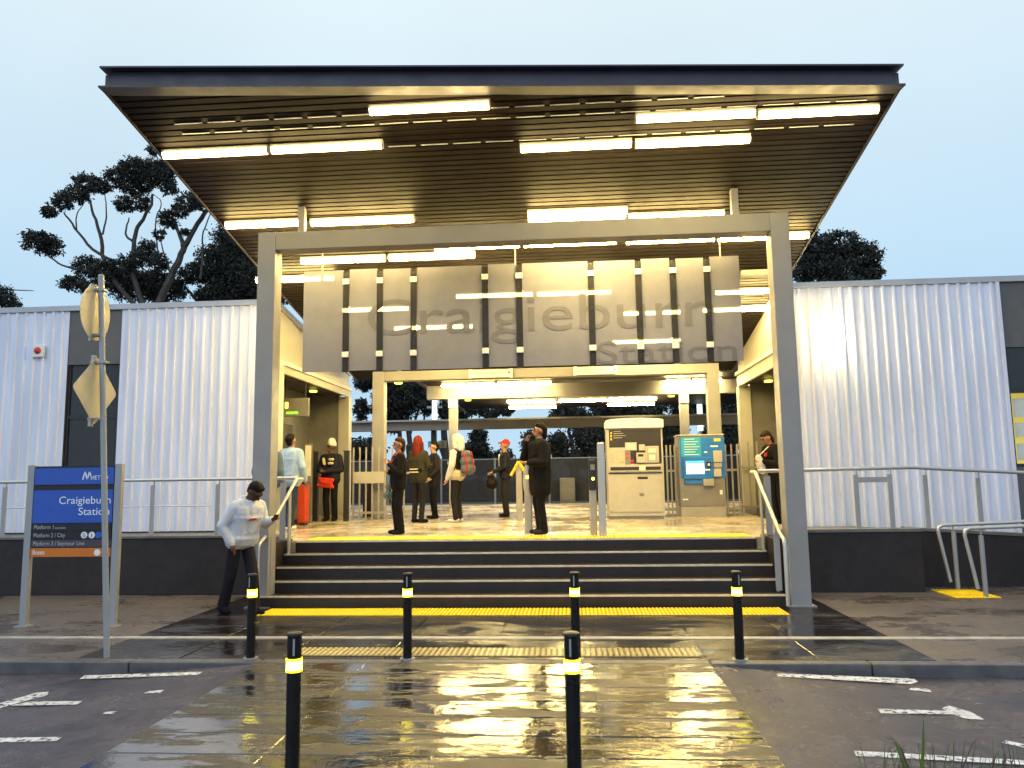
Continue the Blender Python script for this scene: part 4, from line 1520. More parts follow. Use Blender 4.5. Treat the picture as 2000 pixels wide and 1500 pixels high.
MB().box(a.x, a.x + (c.x - a.x) * .62, 29.5, 29.55, a.z, c.z).build('blue_panel', 'blue_far', t)
MB().box(a.x + (c.x - a.x) * .625, c.x, 29.5, 29.55, a.z - .03, c.z + .02).build('white_panel', 'notice', t)
text('1', 'numeral', 'print_dark', t, (a.x + (c.x - a.x) * .81, 29.499, a.z + .02), (c.z - a.z) * .8, None, 'CENTER', depth=.004)
MB().tube([(a.x + .25, 29.53, .12), (a.x + .25, 29.53, a.z)], .04, 8).build('pole', 'fence_post', t)
t = thing('equipment_cabinet', 'grey trackside cabinet against the far mesh fence', 'cabinet', (1.0, 32.6, .7))
a, c = atY(1094, 975, 32.6), atY(1123, 933, 32.6)
MB().box(a.x, c.x, 32.45, 32.9, .69, c.z).build('body', 'mach_grey', t, bevel=.02)
MB().box(a.x + .04, c.x - .04, 32.435, 32.449, .85, c.z - .08).build('door', 'mach_grey', t)


# ---------------------------------------------------------------- people
CLOTH = {}


def cloth(name, c, rough=.8):
    mat(name, c, rough, 0, .14, 9, bump=.55, bscale=13, spec=.10)


cloth('skin_light', (.52, .30, .20), .55)
cloth('skin_tan', (.38, .21, .13), .55)
cloth('skin_dark', (.10, .055, .038), .55)
cloth('feature_dark', (.03, .02, .018), .5)
cloth('lip', (.30, .10, .08), .5)
cloth('cloth_black', (.010, .009, .010))
cloth('cloth_charcoal', (.020, .018, .022))
cloth('cloth_navy', (.018, .018, .030))
cloth('cloth_olive', (.040, .038, .024))
cloth('cloth_white', (.62, .61, .60))
cloth('cloth_paleblue', (.36, .48, .62))
cloth('cloth_offwhite', (.62, .63, .70))
cloth('cloth_denim', (.035, .045, .075))
cloth('cloth_cream', (.62, .55, .38))
cloth('cloth_red', (.42, .035, .03))
cloth('cloth_greyblue', (.10, .13, .17))
cloth('hair_black', (.012, .009, .008), .5)
cloth('hair_red', (.17, .022, .012), .5)
cloth('hair_brown', (.040, .022, .014), .5)
cloth('bag_black', (.012, .010, .011), .5)
cloth('bag_red', (.62, .045, .022), .55)
cloth('bag_grey', (.12, .13, .16), .6)
cloth('bag_white', (.66, .62, .55), .6)
cloth('bag_green', (.14, .19, .18), .6)


def capsule(a, b, ra, rb, n=10):
    """closed tapered capsule as vertex and face lists"""
    a, b = Vector(a), Vector(b)
    d = b - a
    L_ = d.length
    if L_ < 1e-5:
        d = Vector((0, 0, 1))
        L_ = 1e-5
    d.normalize()
    u = d.orthogonal().normalized()
    v = d.cross(u)
    rings = []
    for k in range(1, 4):
        th = math.pi / 2 * (1 - k / 3)
        rings.append((a - d * ra * math.sin(th), ra * math.cos(th)))
    for k in range(3):
        th = math.pi / 2 * k / 3
        rings.append((b + d * rb * math.sin(th), rb * math.cos(th)))
    vs = [a - d * ra]
    for c, r in rings:
        for j in range(n):
            t = 2 * math.pi * j / n
            vs.append(c + (u * math.cos(t) + v * math.sin(t)) * r)
    vs.append(b + d * rb)
    fs = [(0, 1 + (j + 1) % n, 1 + j) for j in range(n)]
    for i in range(len(rings) - 1):
        for j in range(n):
            p, q = 1 + i * n + j, 1 + i * n + (j + 1) % n
            fs.append((p, q, q + n, p + n))
    k = 1 + (len(rings) - 1) * n
    fs += [(k + j, k + (j + 1) % n, len(vs) - 1) for j in range(n)]
    return vs, fs


def soft(name, prims, parent, voxel=.011, smooth=4, label=None):
    """one continuous skin over tapered capsules; prims: (a, b, ra, rb, material), local to the parent"""
    V, Fc = [], []
    for a, b, ra, rb, m in prims:
        vs, fs = capsule(a, b, ra, rb)
        k = len(V)
        V += vs
        Fc += [tuple(i + k for i in f) for f in fs]
    me = bpy.data.meshes.new(name)
    me.from_pydata([tuple(v) for v in V], [], Fc)
    o = bpy.data.objects.new(name, me)
    col.objects.link(o)
    rm = o.modifiers.new('r', 'REMESH')
    rm.mode = 'VOXEL'
    rm.voxel_size = voxel
    if smooth:
        sm = o.modifiers.new('s', 'SMOOTH')
        sm.factor = .5
        sm.iterations = smooth
    dg = bpy.context.evaluated_depsgraph_get()
    m2 = bpy.data.meshes.new_from_object(o.evaluated_get(dg))
    bpy.data.objects.remove(o)
    m2.name = name
    mats = []
    for p in prims:
        if p[4] not in mats:
            mats.append(p[4])
    m2.materials.clear()
    for q in mats:
        m2.materials.append(MATS[q])
    nf = len(m2.polygons)
    cen = np.zeros(nf * 3, np.float32)
    m2.polygons.foreach_get('center', cen)
    cen = cen.reshape(-1, 3)
    best = np.full(nf, 1e9)
    idx = np.zeros(nf, np.int32)
    for a, b, ra, rb, m in prims:
        a_, b_ = np.array(a), np.array(b)
        ab = b_ - a_
        t = np.clip(((cen - a_) @ ab) / max(1e-9, ab @ ab), 0, 1)
        dist = np.linalg.norm(cen - (a_ + t[:, None] * ab), axis=1) - (ra + (rb - ra) * t)
        k = dist < best
        best[k] = dist[k]
        idx[k] = mats.index(m)
    m2.polygons.foreach_set('material_index', idx)
    m2.polygons.foreach_set('use_smooth', np.ones(nf, bool))
    m2.update()
    ob = bpy.data.objects.new(name, m2)
    col.objects.link(ob)
    ob.parent = parent
    if label:
        ob['label'] = label
    return ob


def hand(w, d, side, sk):
    """palm, four unequal curled fingers and a thumb; w wrist, d forearm direction"""
    w, d = Vector(w), Vector(d).normalized()
    q = d.cross(Vector((0, 0, 1)))
    if q.length < .2:
        q = d.cross(Vector((0, 1, 0)))
    q = q.normalized() * side
    c = d.cross(q).normalized()
    pr = [(w, w + d * .075, .026, .030, sk)]
    for i, ln in enumerate((.068, .078, .072, .056)):
        k0 = w + d * .085 + q * (.027 - i * .018)
        k1 = k0 + d * ln * .55 + c * .008
        k2 = k1 + d * ln * .35 + c * .026
        pr += [(k0, k1, .0095, .009, sk), (k1, k2, .009, .0075, sk)]
    t0 = w + d * .025 + q * .025
    t1 = t0 + d * .03 + q * .03
    pr += [(t0, t1, .012, .010, sk), (t1, t1 + d * .03 + q * .006, .010, .008, sk)]
    return [(tuple(a), tuple(b), ra, rb, m) for a, b, ra, rb, m in pr]


def person(label, loc, yaw, h=1.75, top='cloth_black', legs='cloth_black', shoes='cloth_black', skin='skin_light', hair='hair_black',
           arms=None, bulk=0.0, flare=.0, coat=0.0, stride=0.0, lean=0.0, head=(0, 0), hairstyle='short', sleeves=None, extra=None, hem=None, feet=.095, collar=None, shirt=None):
    t = thing('person', label, 'person', loc, 'people at the station')
    t.rotation_euler = (0, 0, yaw)
    k = h / 1.75
    t.scale = (k, k, k)
    sl_ = sleeves or top
    low, upr = [], []
    for s in (-1, 1):
        ky = -.03 - s * stride * .5
        ay = .02 - s * stride
        hip, kn, an = (s * .088, 0, .90), (s * .10, ky, .49), (s * feet, ay, .085)
        low += [(hip, kn, .088, .064 + flare * .5, legs), (kn, an, .062 + flare * .5, .050 + flare, legs)]
        low += [((s * feet, ay + .03, .045), (s * (feet + .015), ay - .15, .036), .045, .036, shoes), ((s * feet, ay, .09), (s * feet, ay, .05), .046, .046, shoes)]
    low += [((-.07, 0, .94), (.07, 0, .94), .115, .115, legs)]
    bk = bulk
    upr += [((-.055, 0, 1.06), (.055, 0, 1.06), .115 + bk, .115 + bk, top), ((-.085, 0, 1.27), (.085, 0, 1.27), .118 + bk, .118 + bk, top),
            ((-.15, .005, 1.405), (.15, .005, 1.405), .062 + bk * .7, .062 + bk * .7, top), ((0, 0, 1.1), (0, 0, 1.36), .12 + bk, .11 + bk, top), ((-.075, 0, 1.04), (-.095, 0, 1.34), .112 + bk, .105 + bk, top), ((.075, 0, 1.04), (.095, 0, 1.34), .112 + bk, .105 + bk, top)]
    if coat:
        for s in (-1, 1):
            upr += [((s * .06, 0, 1.0), (s * .085, 0, 1.0 - coat), .125 + bk, .105 + bk, top)]
        upr += [((-.06, 0, 1.0 - coat * .5), (.06, 0, 1.0 - coat * .5), .12 + bk, .12 + bk, top)]
    if hem:
        upr += [((-.075, 0, .985), (.075, 0, .985), .128 + bk, .128 + bk, hem)]
    if shirt:
        upr += [((0, -.105 - bk, 1.40), (0, -.112 - bk, 1.16), .035, .018, shirt)]
    if collar:
        upr += [((-.05, -.05, 1.455), (-.02, -.125 - bk, 1.30), .025, .022, collar), ((.05, -.05, 1.455), (.02, -.125 - bk, 1.30), .025, .022, collar), ((-.055, .02, 1.47), (.055, .02, 1.47), .035, .035, collar)]
    arms = arms or {}
    for s, key in ((-1, 'r'), (1, 'l')):
        el, wr = arms.get(key, ((s * .245, .03, 1.13), (s * .25, -.05, .90)))
        sh = (s * .185, .005, 1.40)
        upr += [(sh, el, .058 + bk * .6, .047 + bk * .6, sl_), (el, wr, .046 + bk * .6, .034 + bk * .5, sl_)]
        d = Vector(wr) - Vector(el)
        upr += hand(Vector(wr) + d.normalized() * .015, d, -s, skin)
    hp = [((0, .005, 1.43), (0, -.012, 1.54), .055, .050, skin)]
    hd = [((0, .025, 1.655), (0, .0, 1.645), .088, .088, skin), ((0, -.02, 1.60), (0, -.045, 1.575), .068, .048, skin), ((0, -.095, 1.635), (0, -.112, 1.607), .011, .015, skin),
          ((-.09, .01, 1.625), (-.09, .012, 1.60), .018, .014, skin), ((.09, .01, 1.625), (.09, .012, 1.60), .018, .014, skin),
          ((-.033, -.083, 1.645), (-.030, -.083, 1.645), .011, .011, 'feature_dark'), ((.033, -.083, 1.645), (.030, -.083, 1.645), .011, .011, 'feature_dark'),
          ((-.02, -.094, 1.572), (.02, -.094, 1.572), .009, .009, 'lip'), ((-.05, -.082, 1.668), (-.02, -.09, 1.672), .008, .008, 'feature_dark'), ((.05, -.082, 1.668), (.02, -.09, 1.672), .008, .008, 'feature_dark')]
    hs = {'short': [((0, .02, 1.69), (0, .045, 1.67), .088, .090, hair), ((0, .06, 1.63), (0, .06, 1.59), .07, .055, hair), ((-.03, -.03, 1.725), (.03, -.03, 1.725), .036, .036, hair)],
          'tied': [((0, .02, 1.69), (0, .045, 1.67), .09, .092, hair), ((0, .075, 1.63), (0, .085, 1.54), .06, .045, hair), ((0, .085, 1.54), (0, .07, 1.47), .04, .03, hair), ((-.03, -.03, 1.725), (.03, -.03, 1.725), .036, .036, hair)],
          'long': [((0, .02, 1.69), (0, .045, 1.67), .097, .098, hair), ((0, .06, 1.62), (0, .075, 1.45), .095, .085, hair), ((0, .075, 1.45), (0, .09, 1.34), .085, .055, hair), ((-.075, .01, 1.62), (-.085, .01, 1.45), .045, .04, hair), ((.075, .01, 1.62), (.085, .01, 1.45), .045, .04, hair)],
          'cap': [((0, .02, 1.695), (0, .03, 1.69), .094, .094, hair), ((-.03, -.06, 1.705), (-.03, -.15, 1.69), .028, .018, hair), ((.03, -.06, 1.705), (.03, -.15, 1.69), .028, .018, hair)],
          'beanie': [((0, .015, 1.71), (0, .025, 1.705), .100, .100, hair), ((0, 0, 1.775), (0, .03, 1.78), .07, .07, hair)],
          'hood': [((0, .035, 1.68), (0, .05, 1.64), .120, .122, hair), ((0, -.01, 1.72), (0, -.03, 1.70), .10, .085, hair), ((0, .06, 1.60), (0, .07, 1.50), .11, .10, hair), ((-.08, -.02, 1.62), (-.085, .0, 1.52), .05, .05, hair), ((.08, -.02, 1.62), (.085, .0, 1.52), .05, .05, hair)]}[hairstyle]
    nod = Matrix.Translation((0, 0, 1.52)) @ Matrix.Rotation(head[1], 4, 'Z') @ Matrix.Rotation(head[0], 4, 'X') @ Matrix.Translation((0, 0, -1.52))
    ln = Matrix.Translation((0, 0, .95)) @ Matrix.Rotation(lean, 4, 'X') @ Matrix.Translation((0, 0, -.95))

    def tf(M, ps):
        return [(tuple(M @ Vector(a)), tuple(M @ Vector(b)), ra, rb, m) for a, b, ra, rb, m in ps]
    body = low + tf(ln, upr + hp) + tf(ln @ nod, hd)
    if extra:
        body += tf(ln, extra)
    soft('body', body, t, .0105, 3)
    nm = {'cap': 'cap', 'beanie': 'hat', 'hood': 'hood'}.get(hairstyle, 'hair')
    soft(nm, tf(ln @ nod, hs), t, .012, 3)
    return t


def child_soft(t, name, prims, lean=0.0, voxel=.012):
    ln = Matrix.Translation((0, 0, .95)) @ Matrix.Rotation(lean, 4, 'X') @ Matrix.Translation((0, 0, -.95))
    return soft(name, [(tuple(ln @ Vector(a)), tuple(ln @ Vector(b)), ra, rb, m) for a, b, ra, rb, m in prims], t, voxel, 3)


def bag(name, label, cat, holder, prims, parts=()):
    t = thing(name, label, cat, holder.location, 'bags carried by people')
    t.rotation_euler = holder.rotation_euler.copy()
    t.scale = holder.scale.copy()
    soft('body', prims, t, .012, 3)
    for nm, ps in parts:
        soft(nm, ps, t, .007, 1)
    return t


R = math.radians
# facing is -Y; yaw -90 degrees turns the figure to face -X (left in the picture)
LEFT = R(-90)
p = person('man in long black coat standing with a hand raised to his face', floor_at(1057, 1043), R(-72), 1.83, 'cloth_black', 'cloth_black', 'cloth_charcoal', 'skin_tan', 'hair_black',
           {'r': ((-.23, -.20, 1.19), (-.06, -.19, 1.44)), 'l': ((.27, -.02, 1.12), (.14, -.20, 1.12))}, .05, .018, .30, hairstyle='tied', shirt='cloth_charcoal', head=(0, R(-8)))
bag('shoulder_bag', 'black bag hanging at the side of the man in the long coat', 'bag', p,
    [((-.30, -.06, .98), (-.30, .12, .98), .075, .075, 'bag_black'), ((-.30, -.10, .78), (-.30, .16, .78), .085, .085, 'bag_black')],
    [('strap', [((-.29, .03, 1.02), (-.22, .02, 1.44), .013, .013, 'bag_black')])])
p = person('person in black suit with red scarf, arms folded, facing left', floor_at(778, 1043), R(-60), 1.64, 'cloth_black', 'cloth_black', 'cloth_black', 'skin_tan', 'hair_brown',
           {'r': ((-.25, -.05, 1.10), (-.03, -.20, 1.14)), 'l': ((.25, -.06, 1.10), (.05, -.19, 1.26))}, .015, .02, .12, collar='cloth_red', hairstyle='tied')
bag('carry_bag', 'small grey green bag held by the person in the black suit', 'bag', p,
    [((-.20, -.14, .86), (-.20, -.04, .86), .055, .055, 'bag_green'), ((-.21, -.16, .70), (-.21, .0, .70), .075, .075, 'bag_green')],
    [('strap', [((-.20, -.10, .9), (-.16, -.12, 1.08), .01, .01, 'bag_green')])])
p = person('person with long red hair in an olive jacket, back to the camera', floor_at(817, 1021), R(150), 1.78, 'cloth_olive', 'cloth_charcoal', 'cloth_black', 'skin_light', 'hair_red',
           {'l': ((.26, -.02, 1.15), (.12, -.20, 1.18)), 'r': ((-.26, -.02, 1.15), (-.12, -.20, 1.18))}, .02, .005, .10, hairstyle='long', head=(0, R(25)))
child_soft(p, 'belt', [((-.13, .10, 1.06), (.13, .10, 1.06), .05, .05, 'cloth_black'), ((-.10, .155, 1.09), (.10, .155, 1.09), .012, .012, 'cloth_cream'), ((-.12, .15, 1.02), (.12, .15, 1.02), .012, .012, 'cloth_cream')])
p = person('person in dark coat half hidden behind the red-haired person, holding rolled paper', floor_at(848, 1013), R(-70), 1.72, 'cloth_charcoal', 'cloth_black', 'cloth_black', 'skin_light', 'hair_black',
           {'l': ((.27, .04, 1.12), (.25, -.12, .95))}, .03, .006, .20, shirt='cloth_white')
bag('paper_roll', 'pale rolled paper in the hand of the half hidden person', 'paper', p, [((.25, -.10, .90), (.22, -.32, .78), .016, .016, 'bag_white')])
p = person('person in white hooded jacket and dark vest facing away to the left', floor_at(893, 1020), R(-105), 1.78, 'cloth_black', 'cloth_charcoal', 'cloth_white', 'skin_light', 'cloth_white',
           {'l': ((.27, .0, 1.13), (.25, -.10, .90)), 'r': ((-.27, .0, 1.13), (-.25, -.12, .92))}, .035, .012, 0, hairstyle='hood', sleeves='cloth_white', hem='cloth_cream')
bag('backpack', 'grey and red backpack on the person in the white hood', 'backpack', p,
    [((-.07, .22, 1.36), (.07, .22, 1.36), .10, .10, 'bag_grey'), ((-.08, .25, 1.08), (.08, .25, 1.08), .13, .13, 'bag_grey'), ((-.09, .23, 1.22), (.09, .23, 1.22), .12, .12, 'bag_grey')],
    [('piping', [((.18, .22, 1.40), (.205, .30, 1.22), .018, .018, 'cloth_red'), ((.205, .30, 1.22), (.20, .30, 1.0), .018, .018, 'cloth_red'), ((.0, .32, 1.42), (.0, .375, 1.1), .016, .016, 'cloth_red')]),
     ('strap', [((.15, .10, 1.46), (.19, -.08, 1.38), .02, .02, 'bag_grey'), ((.19, -.08, 1.38), (.19, .06, 1.06), .018, .018, 'cloth_cream')])])
p = person('man in dark suit and red cap facing left', floor_at(988, 1009), R(-82), 1.74, 'cloth_navy', 'cloth_charcoal', 'cloth_black', 'skin_tan', 'cloth_red',
           {'l': ((.26, -.02, 1.14), (.16, -.26, 1.03)), 'r': ((-.26, -.02, 1.14), (-.12, -.27, 1.03))}, .02, .02, .08, hairstyle='cap', shirt='cloth_white')
bag('round_bag', 'round dark bag held in front by the man in the red cap', 'bag', p,
    [((-.10, -.33, .76), (.14, -.33, .76), .15, .15, 'bag_black'), ((0, -.33, .86), (.05, -.33, .86), .12, .12, 'bag_black')],
    [('handle', [((-.02, -.33, .96), (.02, -.33, 1.05), .014, .014, 'bag_black'), ((.02, -.33, 1.05), (.1, -.33, .96), .014, .014, 'bag_black')])])
p = person('person in white hat and navy jacket with cream chest panels, facing the camera', floor_at(645, 1018), R(-8), 1.74, 'cloth_navy', 'cloth_black', 'cloth_black', 'skin_dark', 'cloth_white',
           {'r': ((-.26, -.03, 1.13), (-.14, -.22, 1.12)), 'l': ((.26, -.03, 1.13), (.02, -.22, 1.10))}, .04, .02, .06, hairstyle='beanie', head=(0, R(-35)))
child_soft(p, 'chest_panel', [((-.11, -.15, 1.37), (-.08, -.165, 1.26), .035, .035, 'cloth_cream'), ((.04, -.155, 1.36), (.12, -.155, 1.36), .03, .03, 'cloth_cream'), ((.03, -.165, 1.27), (.11, -.165, 1.27), .032, .032, 'cloth_cream')])
bag('satchel', 'bright red satchel worn in front by the person in the white hat', 'bag', p,
    [((-.16, -.22, .93), (.14, -.22, .90), .045, .045, 'bag_red'), ((-.18, -.22, .80), (.14, -.22, .76), .045, .045, 'bag_red'), ((-.1, -.23, .86), (.1, -.23, .84), .055, .055, 'bag_red')],
    [('strap', [((-.15, -.19, .98), (.10, -.17, 1.30), .012, .012, 'bag_black'), ((.10, -.17, 1.30), (.15, -.02, 1.47), .012, .012, 'bag_black')])])
person('person in pale blue and white jacket walking in beside the left column, back turned', floor_at(566, 1035), R(160), 1.80, 'cloth_paleblue', 'cloth_denim', 'cloth_white', 'skin_tan', 'hair_black',
       {'r': ((-.28, .02, 1.14), (-.24, -.10, .92)), 'l': ((.28, .02, 1.14), (.24, -.10, .92))}, .05, .02, .08, .14, head=(R(-8), 0))
person('person in grey blue jacket mostly hidden behind the left portal column', (-5.35, 13.4, fz(13.4)), R(170), 1.70, 'cloth_greyblue', 'cloth_denim', 'cloth_black', 'skin_tan', 'hair_black', None, .05, .01, .05, .08)
g = atZ(466, 1200, 0)
person('person in white hooded top and dark trousers walking past the left stair rail, head bowed', (-4.52, 10.42, .004), R(58), 1.82, 'cloth_offwhite', 'cloth_charcoal', 'cloth_black', 'skin_dark', 'hair_black',
       {'r': ((-.30, .04, 1.14), (-.22, -.10, .95)), 'l': ((.27, -.06, 1.16), (.22, -.25, 1.28))}, .035, .025, .05, .20, R(17), (R(36), R(15)), hem='cloth_offwhite', extra=[((-.06, .06, 1.47), (.06, .06, 1.47), .06, .06, 'cloth_offwhite'), ((-.04, -.16, 1.27), (.05, -.165, 1.275), .014, .010, 'cloth_red')])
p = person('person in black with pink scarf bending over beside the right portal column', (3.80, 14.9, fz(14.9)), R(-70), 1.74, 'cloth_black', 'cloth_black', 'cloth_black', 'skin_tan', 'hair_brown',
           {'l': ((.24, -.12, 1.12), (.10, -.30, 1.22)), 'r': ((-.24, -.12, 1.12), (-.05, -.30, 1.22))}, .03, .01, .15, 0, R(14), (R(25), 0), hairstyle='tied', collar='cloth_red')
bag('handbag', 'white handbag clutched by the bending person at the right column', 'bag', p,
    [((.05, -.42, 1.22), (.05, -.40, 1.16), .06, .07, 'bag_white'), ((.05, -.40, 1.12), (.06, -.36, .98), .08, .07, 'bag_white')],
    [('strap', [((.05, -.40, 1.26), (.08, -.22, 1.42), .012, .012, 'bag_white')])])

# ---------------------------------------------------------------- trees
nrg = np.random.default_rng(11)


def leaves_mesh(name, pts, size, m, parent, droop=.6):
    n = len(pts)
    d = nrg.normal(size=(n, 3))
    d[:, 2] -= droop
    d /= np.linalg.norm(d, axis=1)[:, None]
    e = np.cross(d, nrg.normal(size=(n, 3)))
    e /= np.linalg.norm(e, axis=1)[:, None] + 1e-9
    L_ = size * nrg.uniform(.6, 1.3, (n, 1))
    W_ = L_ * .26
    c = np.asarray(pts)
    v = np.stack([c, c + d * L_ * .5 + e * W_, c + d * L_, c + d * L_ * .5 - e * W_], 1).reshape(-1, 3)
    off = np.array(wloc(parent))
    v = v - off
    me = bpy.data.meshes.new(name)
    me.vertices.add(4 * n)
    me.vertices.foreach_set('co', v.astype(np.float32).ravel())
    me.loops.add(4 * n)
    me.loops.foreach_set('vertex_index', np.arange(4 * n, dtype=np.int32))
    me.polygons.add(n)
    me.polygons.foreach_set('loop_start', np.arange(0, 4 * n, 4, dtype=np.int32))
    me.materials.append(MATS[m])
    me.update(calc_edges=True)
    o = bpy.data.objects.new(name, me)
    col.objects.link(o)
    o.parent = parent
    return o


def clump_points(c, rx, ry, rz, n, sub):
    """leaf positions in small tufts spread over an ellipsoid, so that gaps and an uneven outline remain"""
    k = max(4, int(n / sub))
    u = nrg.normal(size=(k, 3))
    u /= np.linalg.norm(u, axis=1)[:, None]
    u *= nrg.uniform(.25, 1.0, (k, 1)) ** .5
    cs = np.array(c) + u * np.array([rx, ry, rz])
    r = .17 * min(rx, rz)
    pts = np.repeat(cs, sub, 0) + nrg.normal(size=(k * sub, 3)) * np.array([r, r, r * .75])
    return pts


def limb(b, pts, r0, r1):
    n = len(pts)
    # smooth the limb and let it wander a little
    q = [Vector(p) for p in pts]
    for _ in range(2):
        o_ = [q[0]]
        for a, c in zip(q, q[1:]):
            o_ += [a.lerp(c, .25), a.lerp(c, .75)]
        q = o_ + [q[-1]]
    q = [p + Vector((rng.uniform(-1, 1), rng.uniform(-1, 1), 0)) * r0 * .35 if 0 < i < len(q) - 1 else p for i, p in enumerate(q)]
    n = len(q)
    b.tube(q, [r0 + (r1 - r0) * i / (n - 1) for i in range(n)], 7)


def px_tree(label, Y, base, fork, clumps, sticks, size, m='leaf_dark', r0=.32, dens=1.0, group='gum trees'):
    bs = atY(*base, Y)
    t = thing('gum_tree', label, 'tree', (bs.x, Y, .3), group)
    b = MB()
    fk = atY(*fork, Y)
    limb(b, [(bs.x, Y, .0), ((bs.x + fk.x) / 2 + .3, Y, fk.z * .5), (fk.x, Y, fk.z)], r0, r0 * .7)
    for st_ in sticks:
        pts = [atY(x, y, Y + dy) for x, y, dy in st_[1:]]
        limb(b, pts, st_[0], st_[0] * .35)
    b.build('trunk', 'bark', t, smooth=True)
    P_ = []
    for (x, y, rx_, ry_, dy) in clumps:
        c = atY(x, y, Y + dy)
        kx_ = (Y + dy) / F
        P_.append(clump_points(c, rx_ * kx_, max(rx_, ry_) * kx_, ry_ * kx_, int(dens * 2.9 * rx_ * ry_ * (Y / 38) ** .5), 22))
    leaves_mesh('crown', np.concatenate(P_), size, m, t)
    return t


TYL = 34.0
px_tree('tall open gum tree with clumped crown rising behind the left wing', TYL, (300, 900), (300, 640),
        [(70, 470, 28, 24, 0), (103, 482, 20, 20, .5), (92, 462, 14, 10, 0), (98, 412, 15, 15, 0), (122, 392, 22, 18, -.5), (148, 378, 26, 18, 0), (168, 356, 28, 20, .5), (196, 362, 22, 15, 0),
         (228, 345, 24, 20, 1), (262, 325, 36, 20, 0), (300, 335, 30, 28, 0), (262, 362, 36, 22, 1), (245, 398, 20, 18, 0), (278, 395, 14, 20, 0), (325, 330, 22, 22, 0), (330, 365, 16, 18, 0),
         (375, 395, 32, 18, -1), (400, 372, 22, 16, 0), (330, 428, 20, 18, 0), (352, 412, 18, 14, 0), (362, 452, 12, 8, 0), (313, 458, 11, 11, 0), (300, 290, 14, 12, 0),
         (140, 552, 24, 16, 0), (172, 520, 30, 22, .5), (205, 530, 30, 22, 0), (240, 520, 30, 20, 0), (290, 490, 22, 22, 1), (310, 510, 22, 16, 0), (272, 505, 22, 16, 0), (180, 560, 30, 16, 0)],
        [(.20, (300, 640, 0), (322, 560, 0), (352, 505, 0), (360, 480, 0), (392, 430, 0), (412, 395, 0)), (.12, (358, 482, 0), (348, 450, 0), (338, 425, 0)), (.14, (300, 640, 0), (255, 540, 0), (262, 470, 0), (270, 440, 0), (292, 412, 0), (300, 380, 0)),
         (.07, (262, 472, 0), (243, 462, 0), (252, 425, 0)), (.12, (300, 640, 0), (200, 520, 0), (199, 460, 0), (185, 425, 0), (176, 390, 0)), (.05, (200, 458, 0), (210, 420, 0), (205, 380, 0)),
         (.09, (245, 520, 0), (185, 494, 0), (150, 450, 0), (125, 415, 0)), (.04, (150, 448, 0), (148, 420, 0), (165, 395, 0)), (.06, (180, 530, 0), (125, 522, 0), (95, 500, 0), (75, 485, 0)), (.05, (336, 545, 0), (318, 490, 0), (312, 462, 0)),
         (.06, (392, 545, 0), (397, 490, 0), (394, 460, 0), (412, 415, 0)), (.04, (310, 500, 0), (300, 430, 0), (320, 395, 0), (300, 380, 0))], .14, dens=1.05)
px_tree('dense dark gum tree low behind the left wing beside the portal column', 37.0, (430, 900), (430, 640),
        [(260, 560, 55, 28, 0), (320, 565, 45, 28, 0), (300, 545, 40, 20, 0), (380, 535, 34, 22, 0), (420, 520, 40, 45, 0), (455, 480, 42, 45, 1), (470, 545, 48, 50, 0), (490, 480, 40, 45, 0), (410, 575, 30, 20, 0), (520, 560, 50, 45, 0), (445, 570, 40, 40, 0)],
        [(.2, (430, 640, 0), (445, 560, 0), (460, 480, 0)), (.12, (430, 640, 0), (380, 580, 0), (360, 560, 0))], .15, dens=1.1)
px_tree('round dark gum tree crown behind the right wing', 36.0, (1640, 900), (1640, 640),
        [(1590, 480, 34, 24, 0), (1640, 478, 42, 26, 0), (1685, 500, 34, 26, 0), (1700, 530, 22, 20, 0), (1600, 520, 34, 28, 0), (1650, 525, 42, 26, 0), (1568, 525, 30, 30, 0), (1640, 570, 60, 30, 0)],
        [(.2, (1640, 640, 0), (1640, 560, 0), (1650, 490, 0)), (.12, (1640, 640, 0), (1600, 560, 0), (1590, 500, 0))], .15, dens=1.1)
px_tree('small dark tree at the far left edge above the wing roof', 42.0, (0, 900), (-10, 640), [(10, 582, 22, 22, 0), (-20, 575, 30, 25, 0), (32, 596, 12, 10, 0)],
        [(.1, (-10, 640, 0), (5, 600, 0), (10, 580, 0)), (.05, (0, 565, 0), (66, 568, 0))], .15, dens=1.1)
# trees across the tracks, seen through the portal
px_tree('dark leaning gum tree seen left of the rear portal column', 42.0, (725, 1000), (730, 860), [(715, 745, 22, 18, 0), (705, 800, 14, 22, 0), (742, 790, 16, 26, 0), (712, 880, 40, 24, 0), (735, 735, 25, 18, 0)],
        [(.13, (725, 1000, 0), (728, 860, 0), (745, 780, 0), (728, 740, 0)), (.07, (730, 850, 0), (708, 805, 0))], .19, dens=.8*1.5, group='trees across the tracks')
px_tree('dark gum tree with forked trunk between the rear portal column and the lamp mast', 44.0, (800, 1000), (800, 870), [(785, 780, 36, 40, 0), (770, 820, 22, 24, 0), (815, 760, 24, 20, 0), (835, 790, 16, 20, 0), (760, 760, 20, 20, 0)],
        [(.22, (800, 1000, 0), (800, 850, 0), (790, 780, 0)), (.2, (784, 1000, 0), (784, 860, 0), (772, 800, 0)), (.1, (800, 850, 0), (822, 790, 0)), (.08, (826, 840, 0), (832, 780, 0))], .19, dens=.8*1.6, group='trees across the tracks')
px_tree('slender dark gum tree behind the left number two column', 46.0, (868, 1000), (868, 870), [(905, 805, 22, 12, 0), (930, 800, 22, 12, 0), (870, 800, 12, 30, 0), (960, 805, 24, 10, 0), (990, 800, 20, 10, 0)],
        [(.3, (868, 1000, 0), (868, 860, 0), (868, 770, 0))], .19, dens=1., group='trees across the tracks')
